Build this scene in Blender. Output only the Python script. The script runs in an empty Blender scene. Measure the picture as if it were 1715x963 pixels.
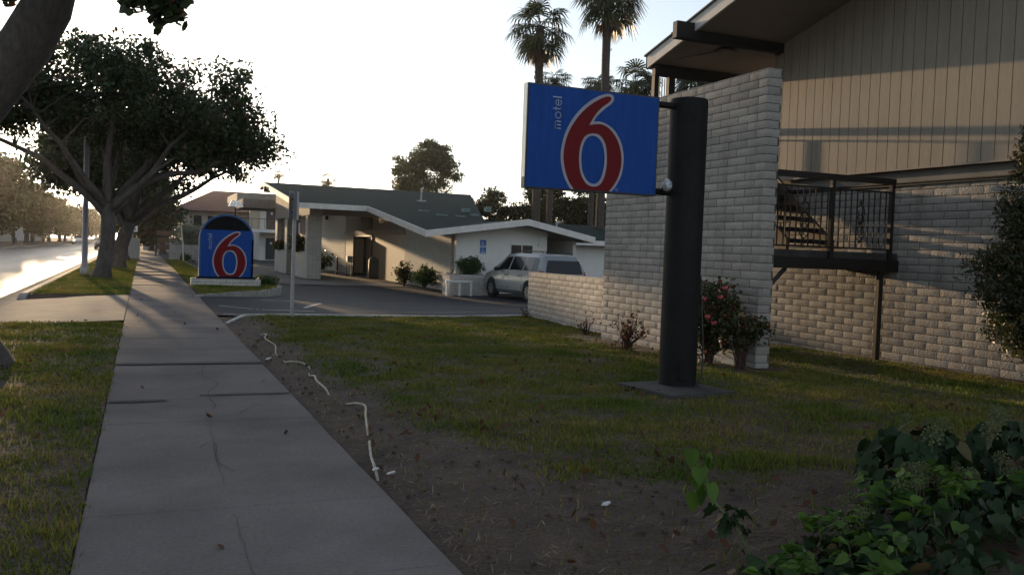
import bpy, math, random
import numpy as np
from mathutils import Vector, Matrix
SC = bpy.context.scene
COL = SC.collection
R = math.radians
rng = np.random.default_rng(7)
random.seed(7)

# ------------------------------------------------------------------ helpers
def sm(t):
    t = max(0.0, min(1.0, t)); return t * t * (3 - 2 * t)
def g(X, Y):            # the lawn falls a little towards the car park
    return -.12 * sm((X - 1.4) / 6) * sm((Y - 9) / 9) - .26 * sm((X - 1.5) / 5) * sm((Y - 19) / 12)
def lot(X, Y):
    return g(X, Y) - .08 * sm((X - 1.31) / 1.2) - .004

class MB:
    def __init__(s): s.v = []; s.f = []; s.m = []
    def add(s, vs, fs, m=0):
        o = len(s.v); s.v += [tuple(p) for p in vs]
        for f in fs: s.f.append(tuple(i + o for i in f)); s.m.append(m)
    def box(s, x0, x1, y0, y1, z0, z1, m=0):
        v = [(x0,y0,z0),(x1,y0,z0),(x1,y1,z0),(x0,y1,z0),(x0,y0,z1),(x1,y0,z1),(x1,y1,z1),(x0,y1,z1)]
        s.add(v, [(3,2,1,0),(4,5,6,7),(0,1,5,4),(1,2,6,5),(2,3,7,6),(3,0,4,7)], m)
    def bbox(s, x0, x1, y0, y1, z0, z1, b=.01, m=0):     # chamfered box
        import itertools
        vs = []; 
        for ax in range(3):
            pass
        X = (x0, x1); Y = (y0, y1); Z = (z0, z1)
        idx = {}
        for i in (0,1):
            for j in (0,1):
                for k in (0,1):
                    sx, sy, sz = (1-2*i)*b, (1-2*j)*b, (1-2*k)*b
                    idx[i,j,k,0] = len(vs); vs.append((X[i], Y[j]+sy, Z[k]+sz))
                    idx[i,j,k,1] = len(vs); vs.append((X[i]+sx, Y[j], Z[k]+sz))
                    idx[i,j,k,2] = len(vs); vs.append((X[i]+sx, Y[j]+sy, Z[k]))
        fs = []
        I = idx
        for i in (0,1):
            q = [I[i,0,0,0],I[i,1,0,0],I[i,1,1,0],I[i,0,1,0]]; fs.append(q if i else q[::-1])
            q = [I[0,i,0,1],I[1,i,0,1],I[1,i,1,1],I[0,i,1,1]]; fs.append(q if not i else q[::-1])
            q = [I[0,0,i,2],I[1,0,i,2],I[1,1,i,2],I[0,1,i,2]]; fs.append(q if i else q[::-1])
        for a in (0,1):
            for c in (0,1):
                fs.append([I[a,c,0,0],I[a,c,1,0],I[a,c,1,1],I[a,c,0,1]][::1 if (a==c) else -1])
                fs.append([I[a,0,c,0],I[a,1,c,0],I[a,1,c,2],I[a,0,c,2]][::-1 if (a==c) else 1])
                fs.append([I[0,a,c,1],I[1,a,c,1],I[1,a,c,2],I[0,a,c,2]][::1 if (a==c) else -1])
                for d in (0,1):
                    t = [I[a,c,d,0],I[a,c,d,1],I[a,c,d,2]]
                    fs.append(t if (a+c+d) % 2 else t[::-1])
        s.add(vs, fs, m)
    def hexa(s, v8, m=0):
        s.add(v8, [(3,2,1,0),(4,5,6,7),(0,1,5,4),(1,2,6,5),(2,3,7,6),(3,0,4,7)], m)
    def quad(s, a, b, c, d, m=0): s.add([a, b, c, d], [(0,1,2,3)], m)
    def prism(s, poly, fn, t0, t1, m=0):     # poly: 2D outline; fn(u,v,t)->xyz
        n = len(poly)
        v = [fn(u, w, t0) for u, w in poly] + [fn(u, w, t1) for u, w in poly]
        f = [tuple(range(n))[::-1], tuple(range(n, 2*n))]
        f += [(i, (i+1) % n, n + (i+1) % n, n + i) for i in range(n)]
        s.add(v, f, m)
    def tube(s, pts, rad, n=8, cap=True, m=0):
        P = [Vector(p) for p in pts]
        if not hasattr(rad, '__len__'): rad = [rad] * len(P)
        ring = []; o = len(s.v); up = None
        for i, p in enumerate(P):
            d = (P[min(i+1, len(P)-1)] - P[max(i-1, 0)])
            if d.length < 1e-9: d = Vector((0,0,1))
            d.normalize()
            if up is None:
                up = Vector((1,0,0)) if abs(d.x) < .8 else Vector((0,1,0))
            a = d.cross(up).normalized(); up = a.cross(d).normalized()
            for k in range(n):
                t = 2 * math.pi * k / n
                s.v.append(tuple(p + (a * math.cos(t) + up * math.sin(t)) * rad[i]))
        for i in range(len(P)-1):
            for k in range(n):
                k2 = (k+1) % n
                s.f.append((o+i*n+k, o+i*n+k2, o+(i+1)*n+k2, o+(i+1)*n+k)); s.m.append(m)
        if cap:
            s.f.append(tuple(o + k for k in range(n))[::-1]); s.m.append(m)
            s.f.append(tuple(o + (len(P)-1)*n + k for k in range(n))); s.m.append(m)
    def ball(s, c, r, n=8, k=5, sq=(1,1,1), m=0):
        vs = [(c[0], c[1], c[2]-r*sq[2])]
        for i in range(1, k):
            t = math.pi * i / k
            for j in range(n):
                a = 2*math.pi*j/n
                vs.append((c[0]+r*sq[0]*math.sin(t)*math.cos(a), c[1]+r*sq[1]*math.sin(t)*math.sin(a), c[2]-r*sq[2]*math.cos(t)))
        vs.append((c[0], c[1], c[2]+r*sq[2])); L = len(vs)-1
        fs = [(0, 1+(j+1) % n, 1+j) for j in range(n)]
        for i in range(k-2):
            for j in range(n):
                a = 1+i*n+j; b = 1+i*n+(j+1) % n
                fs.append((a, b, b+n, a+n))
        fs += [(1+(k-2)*n+j, 1+(k-2)*n+(j+1) % n, L) for j in range(n)]
        s.add(vs, fs, m)
    def build(s, name, mats, parent=None, smooth=False):
        w = worldpos(parent)
        me = bpy.data.meshes.new(name)
        V = [(p[0]-w[0], p[1]-w[1], p[2]-w[2]) for p in s.v]
        me.from_pydata(V, [], s.f)
        if not isinstance(mats, (list, tuple)): mats = [mats]
        for q in mats: me.materials.append(q)
        if len(mats) > 1: me.polygons.foreach_set('material_index', s.m)
        # metric UVs from the face direction
        uvl = me.uv_layers.new(name='UVMap')
        me.update()
        nrm = np.empty(len(me.polygons)*3, np.float32); me.polygons.foreach_get('normal', nrm); nrm = nrm.reshape(-1, 3)
        tot = np.empty(len(me.polygons), np.int32); me.polygons.foreach_get('loop_total', tot)
        li = np.empty(len(me.loops), np.int32); me.loops.foreach_get('vertex_index', li)
        co = np.array(s.v, np.float32)[li]; nn = np.abs(np.repeat(nrm, tot, axis=0))
        uv = np.where((nn[:, 2] > .72)[:, None], co[:, [0,1]], np.where((nn[:, 0] > nn[:, 1])[:, None], co[:, [1,2]], co[:, [0,2]]))
        uvl.data.foreach_set('uv', uv.astype(np.float32).ravel())
        if smooth: me.shade_smooth()
        o = bpy.data.objects.new(name, me); COL.objects.link(o)
        if parent is not None: o.parent = parent
        return o

def worldpos(o):
    p = Vector((0,0,0))
    while o is not None: p += o.location; o = o.parent
    return p
def fast(name, V, k, mat, parent=None):      # V: (n*k,3) array, n faces of k corners each
    w = worldpos(parent)
    V = (V - np.array(w)).astype(np.float32); n = len(V)//k
    me = bpy.data.meshes.new(name)
    me.vertices.add(len(V)); me.vertices.foreach_set('co', V.ravel())
    me.loops.add(n*k); me.loops.foreach_set('vertex_index', np.arange(n*k, dtype=np.int32))
    me.polygons.add(n); me.polygons.foreach_set('loop_start', np.arange(0, n*k, k, dtype=np.int32))
    me.materials.append(mat); me.update(calc_edges=True); me.validate()
    o = bpy.data.objects.new(name, me); COL.objects.link(o)
    if parent is not None: o.parent = parent
    return o
def tag(o, label=None, cat=None, group=None, kind=None):
    if label: o['label'] = label
    if cat: o['category'] = cat
    if group: o['group'] = group
    if kind: o['kind'] = kind
    return o
def thing(name, label, cat, loc, group=None):
    o = bpy.data.objects.new(name, None); COL.objects.link(o)
    o.location = loc; o.empty_display_size = .2
    return tag(o, label, cat, group)
def curve_mesh(name, loops, to_world, depth, mat, parent):   # filled 2D outline with holes, given thickness
    cu = bpy.data.curves.new(name, 'CURVE'); cu.dimensions = '2D'; cu.fill_mode = 'BOTH'; cu.extrude = depth/2
    for L in loops:
        sp = cu.splines.new('POLY'); sp.points.add(len(L)-1)
        for p, q in zip(sp.points, L): p.co = (q[0], q[1], 0, 1)
        sp.use_cyclic_u = True
    return from_curve(name, cu, to_world, mat, parent)
def from_curve(name, cu, to_world, mat, parent):
    o = bpy.data.objects.new(name, cu); COL.objects.link(o)
    dg = bpy.context.evaluated_depsgraph_get(); dg.update()
    me = bpy.data.meshes.new_from_object(o.evaluated_get(dg))
    bpy.data.objects.remove(o); bpy.data.curves.remove(cu)
    w = worldpos(parent)
    for v in me.vertices: v.co = Vector(to_world(v.co.x, v.co.y, v.co.z)) - w
    me.materials.clear(); me.materials.append(mat)
    o = bpy.data.objects.new(name, me); COL.objects.link(o); o.parent = parent
    return o
def smooth_line(P, k=5):
    out = []; n = len(P)
    for i in range(n-1):
        p0 = P[max(i-1,0)]; p1 = P[i]; p2 = P[i+1]; p3 = P[min(i+2,n-1)]
        for j in range(k):
            t = j/k
            out.append(tuple(.5*((2*b)+(c-a)*t+(2*a-5*b+4*c-d)*t*t+(-a+3*b-3*c+d)*t**3) for a,b,c,d in zip(p0,p1,p2,p3)))
    out.append(tuple(P[-1])); return out

# ------------------------------------------------------------------ materials
def newmat(name):
    m = bpy.data.materials.new(name); m.use_nodes = True
    nt = m.node_tree; nt.nodes.clear()
    return m, nt, nt.nodes, nt.links
def nd(N, t, **kw):
    n = N.new(t)
    for k, v in kw.items():
        if k in n.inputs: n.inputs[k].default_value = v
        else: setattr(n, k, v)
    return n
def ramp(N, a, b, ca, cb):
    r = N.new('ShaderNodeValToRGB'); e = r.color_ramp.elements
    e[0].position = a; e[1].position = b; e[0].color = (*ca, 1); e[1].color = (*cb, 1); return r
def mat(name, col, col2=None, rough=.75, sc=6, fine=60, bump=.15, bscale=None, metal=0, spec=.4, coord='Object', stretch=(1,1,1), fvar=.25, rvar=0):
    col2 = col2 or tuple(c*.72 for c in col)
    m, nt, N, L = newmat(name)
    out = N.new('ShaderNodeOutputMaterial'); b = nd(N, 'ShaderNodeBsdfPrincipled', Roughness=rough, Metallic=metal)
    b.inputs['Specular IOR Level'].default_value = spec
    tc = N.new('ShaderNodeTexCoord'); mp = N.new('ShaderNodeMapping'); mp.inputs['Scale'].default_value = stretch
    L.new(tc.outputs[coord], mp.inputs['Vector'])
    n1 = nd(N, 'ShaderNodeTexNoise', Scale=sc, Detail=5.0, Roughness=.6); L.new(mp.outputs[0], n1.inputs['Vector'])
    n2 = nd(N, 'ShaderNodeTexNoise', Scale=fine, Detail=3.0, Roughness=.6); L.new(mp.outputs[0], n2.inputs['Vector'])
    r1 = ramp(N, .35, .68, col, col2); L.new(n1.outputs[0], r1.inputs[0])
    r2 = ramp(N, .3, .7, (1-fvar,)*3, (1+fvar,)*3); L.new(n2.outputs[0], r2.inputs[0])
    mx = nd(N, 'ShaderNodeMix', data_type='RGBA', blend_type='MULTIPLY'); mx.inputs[0].default_value = 1
    L.new(r1.outputs[0], mx.inputs[6]); L.new(r2.outputs[0], mx.inputs[7]); L.new(mx.outputs[2], b.inputs['Base Color'])
    if rvar:
        mr = nd(N, 'ShaderNodeMapRange'); mr.inputs['To Min'].default_value = rough-rvar; mr.inputs['To Max'].default_value = rough+rvar
        L.new(n1.outputs[0], mr.inputs['Value']); L.new(mr.outputs[0], b.inputs['Roughness'])
    if bump:
        bp = nd(N, 'ShaderNodeBump', Strength=bump, Distance=.02)
        n3 = nd(N, 'ShaderNodeTexNoise', Scale=bscale or fine, Detail=4.0); L.new(mp.outputs[0], n3.inputs['Vector'])
        L.new(n3.outputs[0], bp.inputs['Height']); L.new(bp.outputs[0], b.inputs['Normal'])
    L.new(b.outputs[0], out.inputs[0]); return m
def plain(name, col, rough=.5, metal=0, spec=.5, emit=None, estr=0, coat=0):
    m, nt, N, L = newmat(name)
    out = N.new('ShaderNodeOutputMaterial'); b = nd(N, 'ShaderNodeBsdfPrincipled', Roughness=rough, Metallic=metal)
    b.inputs['Specular IOR Level'].default_value = spec; b.inputs['Coat Weight'].default_value = coat
    n = nd(N, 'ShaderNodeTexNoise', Scale=9.0, Detail=6.0); tc = N.new('ShaderNodeTexCoord'); L.new(tc.outputs['Object'], n.inputs['Vector'])
    r = ramp(N, .3, .7, tuple(c*.86 for c in col), tuple(min(1, c*1.1) for c in col)); L.new(n.outputs[0], r.inputs[0]); L.new(r.outputs[0], b.inputs['Base Color'])
    mr = nd(N, 'ShaderNodeMapRange'); mr.inputs['To Min'].default_value = max(.02, rough-.08); mr.inputs['To Max'].default_value = min(1, rough+.1)
    L.new(n.outputs[0], mr.inputs['Value']); L.new(mr.outputs[0], b.inputs['Roughness'])
    if emit: b.inputs['Emission Color'].default_value = (*emit, 1); b.inputs['Emission Strength'].default_value = estr
    L.new(b.outputs[0], out.inputs[0]); return m
def brickmat(name, col, col2, mortar, bw=.4, bh=.102, ms=.008, bump=.6):
    m, nt, N, L = newmat(name)
    out = N.new('ShaderNodeOutputMaterial'); b = nd(N, 'ShaderNodeBsdfPrincipled', Roughness=.8)
    tc = N.new('ShaderNodeTexCoord')
    br = N.new('ShaderNodeTexBrick'); br.inputs['Scale'].default_value = 1; br.inputs['Brick Width'].default_value = bw
    br.inputs['Row Height'].default_value = bh; br.inputs['Mortar Size'].default_value = ms; br.inputs['Mortar Smooth'].default_value = .3
    br.inputs['Color1'].default_value = (*col, 1); br.inputs['Color2'].default_value = (*col2, 1); br.inputs['Mortar'].default_value = (*mortar, 1)
    L.new(tc.outputs['UV'], br.inputs['Vector'])
    n = nd(N, 'ShaderNodeTexNoise', Scale=14.0, Detail=5.0); L.new(tc.outputs['UV'], n.inputs['Vector'])
    r2 = ramp(N, .3, .7, (.82,)*3, (1.12,)*3); L.new(n.outputs[0], r2.inputs[0])
    mx = nd(N, 'ShaderNodeMix', data_type='RGBA', blend_type='MULTIPLY'); mx.inputs[0].default_value = 1
    L.new(br.outputs[0], mx.inputs[6]); L.new(r2.outputs[0], mx.inputs[7]); L.new(mx.outputs[2], b.inputs['Base Color'])
    sub = nd(N, 'ShaderNodeMath', operation='MULTIPLY_ADD'); sub.inputs[1].default_value = -1.0; sub.inputs[2].default_value = 1.0
    L.new(br.outputs['Fac'], sub.inputs[0])
    ad = nd(N, 'ShaderNodeMath', operation='MULTIPLY_ADD'); ad.inputs[1].default_value = .7
    L.new(n.outputs[0], ad.inputs[0]); L.new(sub.outputs[0], ad.inputs[2])
    bp = nd(N, 'ShaderNodeBump', Strength=bump, Distance=.015); L.new(ad.outputs[0], bp.inputs['Height']); L.new(bp.outputs[0], b.inputs['Normal'])
    L.new(b.outputs[0], out.inputs[0]); return m
def leafmat(name, a, b2, trans=.3, rough=.45, spec=.35, dead=None, deadf=.04):
    m, nt, N, L = newmat(name)
    out = N.new('ShaderNodeOutputMaterial'); b = nd(N, 'ShaderNodeBsdfPrincipled', Roughness=rough)
    b.inputs['Specular IOR Level'].default_value = spec
    ge = N.new('ShaderNodeNewGeometry'); r = ramp(N, 0, 1, a, b2); L.new(ge.outputs['Random Per Island'], r.inputs[0])
    if dead:
        e = r.color_ramp.elements.new(1-deadf); e.color = (*b2, 1)
        e2 = r.color_ramp.elements.new(min(.999, 1-deadf+.005)); e2.color = (*dead, 1); r.color_ramp.elements[-1].color = (*dead, 1)
    L.new(r.outputs[0], b.inputs['Base Color'])
    t = N.new('ShaderNodeBsdfTranslucent')
    mx = nd(N, 'ShaderNodeMix', data_type='RGBA', blend_type='MULTIPLY'); mx.inputs[0].default_value = 1
    L.new(r.outputs[0], mx.inputs[6]); mx.inputs[7].default_value = (1.5, 1.5, .8, 1); L.new(mx.outputs[2], t.inputs['Color'])
    ms = N.new('ShaderNodeMixShader'); ms.inputs[0].default_value = trans
    L.new(b.outputs[0], ms.inputs[1]); L.new(t.outputs[0], ms.inputs[2]); L.new(ms.outputs[0], out.inputs[0]); return m

M = {}
M['concrete'] = mat('concrete', (.225,.198,.188), (.142,.126,.119), rough=.95, sc=.8, fine=45, bump=.12, bscale=140, fvar=.14, spec=.08)
M['concrete_old'] = mat('concrete_old', (.25,.228,.205), (.185,.17,.155), rough=.95, sc=2, fine=40, bump=.12, bscale=120, fvar=.16, spec=.08)
M['crack_line'] = mat('crack_line', (.085,.075,.07), rough=.95, bump=.1)
M['crack'] = mat('crack', (.06,.05,.045), rough=.95, bump=.3)
M['patch'] = mat('patch', (.035,.033,.032), (.07,.065,.06), rough=.9, sc=20, bump=.5)
M['asphalt'] = mat('asphalt', (.052,.051,.055), (.036,.035,.039), rough=.72, sc=.9, fine=180, bump=.3, bscale=260, fvar=.3, spec=.12)
M['road'] = mat('road_asphalt', (.065,.062,.06), (.042,.041,.041), rough=.47, sc=.7, fine=160, bump=.10, bscale=200, stretch=(1,.05,1), rvar=.12, spec=.45)
M['soil'] = mat('soil', (.098,.068,.050), (.052,.036,.027), rough=.95, sc=2.2, fine=55, bump=.9, bscale=28, fvar=.4)
M['turf'] = mat('turf_soil', (.055,.055,.022), (.075,.058,.032), rough=.95, sc=1.6, fine=70, bump=.9, bscale=60, fvar=.4)
M['paint'] = mat('road_paint', (.62,.61,.58), (.35,.34,.33), rough=.75, sc=7, fine=60, bump=.1)
M['kerb'] = mat('kerb_concrete', (.36,.34,.31), (.22,.21,.19), rough=.85, sc=4, fine=60, bump=.2)
M['white_block'] = mat('white_block', (.40,.375,.355), (.31,.288,.268), rough=.72, sc=3.2, fine=38, bump=.55, bscale=34, fvar=.13)
def blockmat():
    m = mat('white_block', (.43,.405,.38), (.33,.308,.287), rough=.8, sc=1.1, fine=38, bump=.5, bscale=34, fvar=.12, spec=.25)
    N, L = m.node_tree.nodes, m.node_tree.links
    b = [n for n in N if n.type == 'BSDF_PRINCIPLED'][0]; src = b.inputs['Base Color'].links[0].from_socket
    ge = N.new('ShaderNodeNewGeometry'); r = ramp(N, 0, 1, (.84,.84,.85), (1.12,1.11,1.09)); L.new(ge.outputs['Random Per Island'], r.inputs[0])
    mx = nd(N, 'ShaderNodeMix', data_type='RGBA', blend_type='MULTIPLY'); mx.inputs[0].default_value = 1; L.new(src, mx.inputs[6]); L.new(r.outputs[0], mx.inputs[7])
    tc = N.new('ShaderNodeTexCoord'); mp = N.new('ShaderNodeMapping'); mp.inputs['Scale'].default_value = (3.2,3.2,.35); L.new(tc.outputs['Object'], mp.inputs[0])
    n = nd(N, 'ShaderNodeTexNoise', Scale=1.6, Detail=6.0, Roughness=.65); L.new(mp.outputs[0], n.inputs['Vector']); r2 = ramp(N, .52, .75, (1,1,1), (.66,.61,.55)); L.new(n.outputs[0], r2.inputs[0])
    mx2 = nd(N, 'ShaderNodeMix', data_type='RGBA', blend_type='MULTIPLY'); mx2.inputs[0].default_value = .8; L.new(mx.outputs[2], mx2.inputs[6]); L.new(r2.outputs[0], mx2.inputs[7]); L.new(mx2.outputs[2], b.inputs['Base Color'])
    return m
M['white_block'] = blockmat()
M['mortar'] = mat('mortar', (.13,.115,.105), rough=.9, bump=.2)
M['white_brick'] = brickmat('white_brick', (.55,.52,.48), (.47,.445,.41), (.22,.20,.18))
M['stucco'] = mat('white_stucco', (.76,.74,.71), (.70,.68,.65), rough=.85, sc=1.2, fine=90, bump=.25, bscale=120, fvar=.05)
M['cream'] = mat('cream_panel', (.52,.455,.36), (.45,.395,.31), rough=.7, sc=2, fine=30, bump=.08, stretch=(1,5,.3), fvar=.08)
M['siding'] = mat('siding', (.36,.312,.256), (.305,.265,.22), rough=.72, sc=1.5, fine=26, bump=.12, bscale=40, stretch=(3,3,.25), fvar=.08)
M['band'] = mat('grey_stucco', (.30,.275,.25), rough=.85, sc=2, fine=90, bump=.2, fvar=.08)
M['fascia'] = mat('fascia', (.74,.71,.67), (.62,.59,.55), rough=.7, sc=3, fine=40, bump=.1, fvar=.1)
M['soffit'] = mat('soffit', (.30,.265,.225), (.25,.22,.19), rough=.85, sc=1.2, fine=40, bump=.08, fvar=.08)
M['black_wood'] = mat('black_wood', (.018,.016,.015), rough=.6, sc=4, bump=.1)
M['brown_wood'] = mat('brown_wood', (.135,.085,.055), (.09,.055,.035), rough=.7, sc=2, fine=25, bump=.15, stretch=(4,4,.4))
M['black_steel'] = mat('black_steel', (.009,.009,.010), (.015,.014,.013), rough=.7, sc=3, fine=30, bump=.03, spec=.2)
M['black_iron'] = plain('black_iron', (.018,.015,.013), .5)
M['slab_dark'] = mat('weathered_concrete', (.075,.07,.066), (.045,.042,.04), rough=.9, sc=4, bump=.3)
M['blue'] = mat('sign_blue', (.012,.066,.30), (.010,.058,.265), rough=.5, sc=1.6, fine=7, bump=.012, fvar=.14, spec=.12, stretch=(3,3,.35))
M['red'] = mat('sign_red', (.165,.010,.013), (.14,.009,.011), rough=.5, sc=3, fine=10, bump=.01, fvar=.06, spec=.12)
M['white_vinyl'] = mat('white_vinyl', (.37,.35,.40), (.31,.30,.35), rough=.45, sc=4, bump=.01, fvar=.05)
M['pale_vinyl'] = mat('pale_vinyl', (.40,.45,.56), (.36,.41,.52), rough=.45, sc=4, bump=.01, fvar=.05)
M['sign_edge'] = plain('brushed_aluminium', (.62,.60,.56), .4, .6)
M['sign_frame'] = plain('sign_frame', (.012,.013,.018), .4)
M['sign_black'] = plain('sign_black', (.008,.008,.009), .6, 0, .1)
M['galv'] = plain('galvanised_steel', (.33,.33,.34), .5, .55)
M['sign_white'] = plain('sign_white', (.72,.72,.70), .5)
M['shingle'] = mat('green_shingle', (.022,.038,.033), (.015,.025,.023), rough=.85, sc=2, fine=18, bump=.6, bscale=16, stretch=(1,2.5,1), fvar=.3, spec=.08)
M['brown_roof'] = mat('brown_roof', (.19,.085,.058), (.14,.062,.043), rough=.8, sc=.8, fine=5, bump=.5, bscale=6, fvar=.2)
M['glass'] = plain('dark_glass', (.010,.012,.016), .06, 0, .3)
M['door_metal'] = plain('bronze_frame', (.05,.042,.035), .4, .5)
M['door_dark'] = plain('dark_door', (.035,.036,.045), .5)
M['curtain'] = mat('curtain', (.40,.34,.25), (.22,.18,.13), rough=.9, sc=3, fine=10, stretch=(1,9,.1), bump=.1)
M['van_paint'] = plain('silver_paint', (.25,.27,.29), .36, .3, .5, coat=.35)
M['tyre'] = plain('tyre', (.016,.016,.017), .85)
M['rim'] = plain('alloy', (.42,.42,.43), .35, .8)
M['tail'] = plain('tail_lamp', (.22,.012,.012), .15)
M['plastic'] = plain('dark_plastic', (.02,.02,.022), .5)
M['bin'] = mat('bin', (.085,.075,.068), rough=.6, sc=6, bump=.15)
M['hose'] = mat('pvc_pipe', (.44,.40,.33), (.30,.26,.21), rough=.6, sc=9, bump=.05)
M['paper'] = plain('paper', (.62,.62,.62), .8)
M['wrap'] = plain('plastic_wrap', (.45,.47,.50), .18, .2)
M['bark'] = mat('bark', (.10,.083,.073), (.058,.048,.043), rough=.9, sc=5, fine=24, bump=1.0, bscale=18, stretch=(1,1,.45), fvar=.3)
M['twig'] = mat('twig', (.12,.10,.085), rough=.9, bump=.3)
M['dead_twig'] = mat('dead_twig', (.075,.038,.030), rough=.9, bump=.2)
M['palm_bark'] = mat('palm_bark', (.095,.075,.062), (.052,.042,.036), rough=.95, sc=6, fine=20, bump=1, bscale=9, stretch=(1,1,2.5), fvar=.3)
M['leaf_tree'] = leafmat('street_tree_leaf', (.020,.034,.012), (.045,.062,.022), .22, dead=(.14,.07,.03), deadf=.03)
M['leaf_far'] = leafmat('far_tree_leaf', (.022,.029,.011), (.042,.050,.018), .1, spec=.1, rough=.7)
M['leaf_euc'] = leafmat('eucalyptus_leaf', (.05,.062,.030), (.09,.095,.045), .3)
M['leaf_palm'] = leafmat('palm_frond', (.026,.038,.016), (.055,.066,.03), .2)
M['leaf_palm_dead'] = leafmat('dead_frond', (.085,.055,.032), (.14,.09,.05), .2)
M['leaf_shrub'] = leafmat('shrub_leaf', (.025,.036,.018), (.055,.062,.028), .25, dead=(.11,.06,.03), deadf=.1)
M['leaf_grey'] = leafmat('grey_green_leaf', (.075,.105,.085), (.12,.15,.12), .25)
M['leaf_hedge'] = leafmat('hedge_leaf', (.030,.060,.016), (.06,.095,.026), .25)
M['leaf_rose'] = leafmat('rose_leaf', (.035,.050,.020), (.075,.085,.032), .3, dead=(.16,.05,.03), deadf=.15)
M['leaf_dead'] = leafmat('dead_leaf', (.075,.032,.020), (.13,.058,.030), .15, rough=.8)
M['petal'] = leafmat('rose_petal', (.55,.10,.12), (.75,.22,.22), .3)
M['leaf_ivy'] = leafmat('ivy_leaf', (.010,.026,.010), (.034,.062,.022), .12, rough=.5, spec=.22, dead=(.12,.085,.04), deadf=.05)
M['leaf_ivy_young'] = leafmat('young_ivy_leaf', (.028,.070,.014), (.105,.185,.034), .3, rough=.55, spec=.2)
M['umbel'] = leafmat('ivy_umbel', (.085,.10,.04), (.15,.16,.07), .1, rough=.7)
M['stem_green'] = mat('green_stem', (.12,.16,.06), rough=.7, bump=.1)
def grassmat():
    m, nt, N, L = newmat('grass_blade'); out = N.new('ShaderNodeOutputMaterial'); b = nd(N, 'ShaderNodeBsdfPrincipled', Roughness=.6); b.inputs['Specular IOR Level'].default_value = .2
    ge = N.new('ShaderNodeNewGeometry'); tc = N.new('ShaderNodeTexCoord'); n = nd(N, 'ShaderNodeTexNoise', Scale=.75, Detail=6.0, Roughness=.62); L.new(tc.outputs['Object'], n.inputs['Vector'])
    ad = nd(N, 'ShaderNodeMath', operation='MULTIPLY_ADD'); ad.inputs[1].default_value = .30; L.new(ge.outputs['Random Per Island'], ad.inputs[0]); L.new(n.outputs[0], ad.inputs[2])
    r = ramp(N, .44, .86, (.058,.105,.011), (.27,.20,.065)); e = r.color_ramp.elements.new(.66); e.color = (.135,.158,.020,1); L.new(ad.outputs[0], r.inputs[0]); L.new(r.outputs[0], b.inputs['Base Color'])
    t = N.new('ShaderNodeBsdfTranslucent'); L.new(r.outputs[0], t.inputs['Color']); ms = N.new('ShaderNodeMixShader'); ms.inputs[0].default_value = .3
    L.new(b.outputs[0], ms.inputs[1]); L.new(t.outputs[0], ms.inputs[2]); L.new(ms.outputs[0], out.inputs[0]); return m
M['grass'] = grassmat()
M['head'] = plain('headlamp', (.9,.9,.85), .2, emit=(1,.93,.78), estr=30)
M['area_glow'] = plain('lamp_reflector', (.8,.75,.65), .25, .7)
M['car_dark'] = plain('dark_car_paint', (.05,.035,.035), .3, .3, coat=.6)
M['car_white'] = plain('pale_car_paint', (.45,.45,.46), .3, .2, coat=.6)
M['beige'] = mat('beige_wall', (.42,.37,.31), rough=.85, sc=.5, fine=10, bump=.05, fvar=.05)
M['ada'] = plain('ada_blue', (.02,.12,.42), .45)
M['flash'] = plain('roof_flashing', (.10,.17,.16), .5)
M['grey_box'] = plain('grey_cabinet', (.34,.36,.36), .6)
M['fence_white'] = mat('white_fence', (.42,.42,.43), rough=.8, sc=3, bump=.1)

# ------------------------------------------------------------------ camera, light, air
F = 1500.0; ROLL = .037; PITCH = math.atan(61.6/F); YAW = R(22.5117)
fw = Vector((math.sin(YAW)*math.cos(PITCH), math.cos(YAW)*math.cos(PITCH), -math.sin(PITCH)))
rt = Vector((math.cos(YAW), -math.sin(YAW), 0)); up = rt.cross(fw)
cr, sr = math.cos(ROLL), math.sin(ROLL)
ux = rt*cr + up*sr; uy = up*cr - rt*sr
cam_d = bpy.data.cameras.new('camera'); cam = bpy.data.objects.new('camera', cam_d); COL.objects.link(cam)
m4 = Matrix((( ux.x, uy.x, -fw.x, 0), (ux.y, uy.y, -fw.y, 0), (ux.z, uy.z, -fw.z, 1.4), (0,0,0,1)))
cam.matrix_world = m4
cam_d.sensor_width = 36; cam_d.lens = 36*F/1715; cam_d.clip_end = 3000; cam_d.clip_start = .05
SC.camera = cam
SUN_EL, SUN_AZ = 5.8, -6.0
sd = Vector((math.sin(R(SUN_AZ))*math.cos(R(SUN_EL)), math.cos(R(SUN_AZ))*math.cos(R(SUN_EL)), math.sin(R(SUN_EL))))
sl = bpy.data.lights.new('sun', 'SUN'); sl.energy = 2.7; sl.angle = R(.6); sl.color = (1, .70, .40)
so = bpy.data.objects.new('sun', sl); COL.objects.link(so); so.rotation_euler = (-sd).to_track_quat('-Z', 'Y').to_euler(); so.location = (0, 60, 60)
w = bpy.data.worlds.new('World'); SC.world = w; w.use_nodes = True
N = w.node_tree.nodes; L = w.node_tree.links
bg = N['Background']; sk = N.new('ShaderNodeTexSky'); sk.sky_type = 'NISHITA'; sk.sun_disc = False
sk.sun_elevation = R(SUN_EL); sk.sun_rotation = R(SUN_AZ); sk.altitude = 0; sk.air_density = 1.0; sk.dust_density = .7; sk.ozone_density = 2.5
hs = N.new('ShaderNodeHueSaturation'); hs.inputs['Saturation'].default_value = .45; L.new(sk.outputs[0], hs.inputs['Color']); L.new(hs.outputs[0], bg.inputs[0]); bg.inputs[1].default_value = .15
SC.view_settings.view_transform = 'Standard'; SC.view_settings.look = 'None'; SC.view_settings.gamma = 1
SC.view_settings.use_curve_mapping = False; SC.view_settings.exposure = 1.08
SC.render.engine = 'CYCLES'
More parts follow.
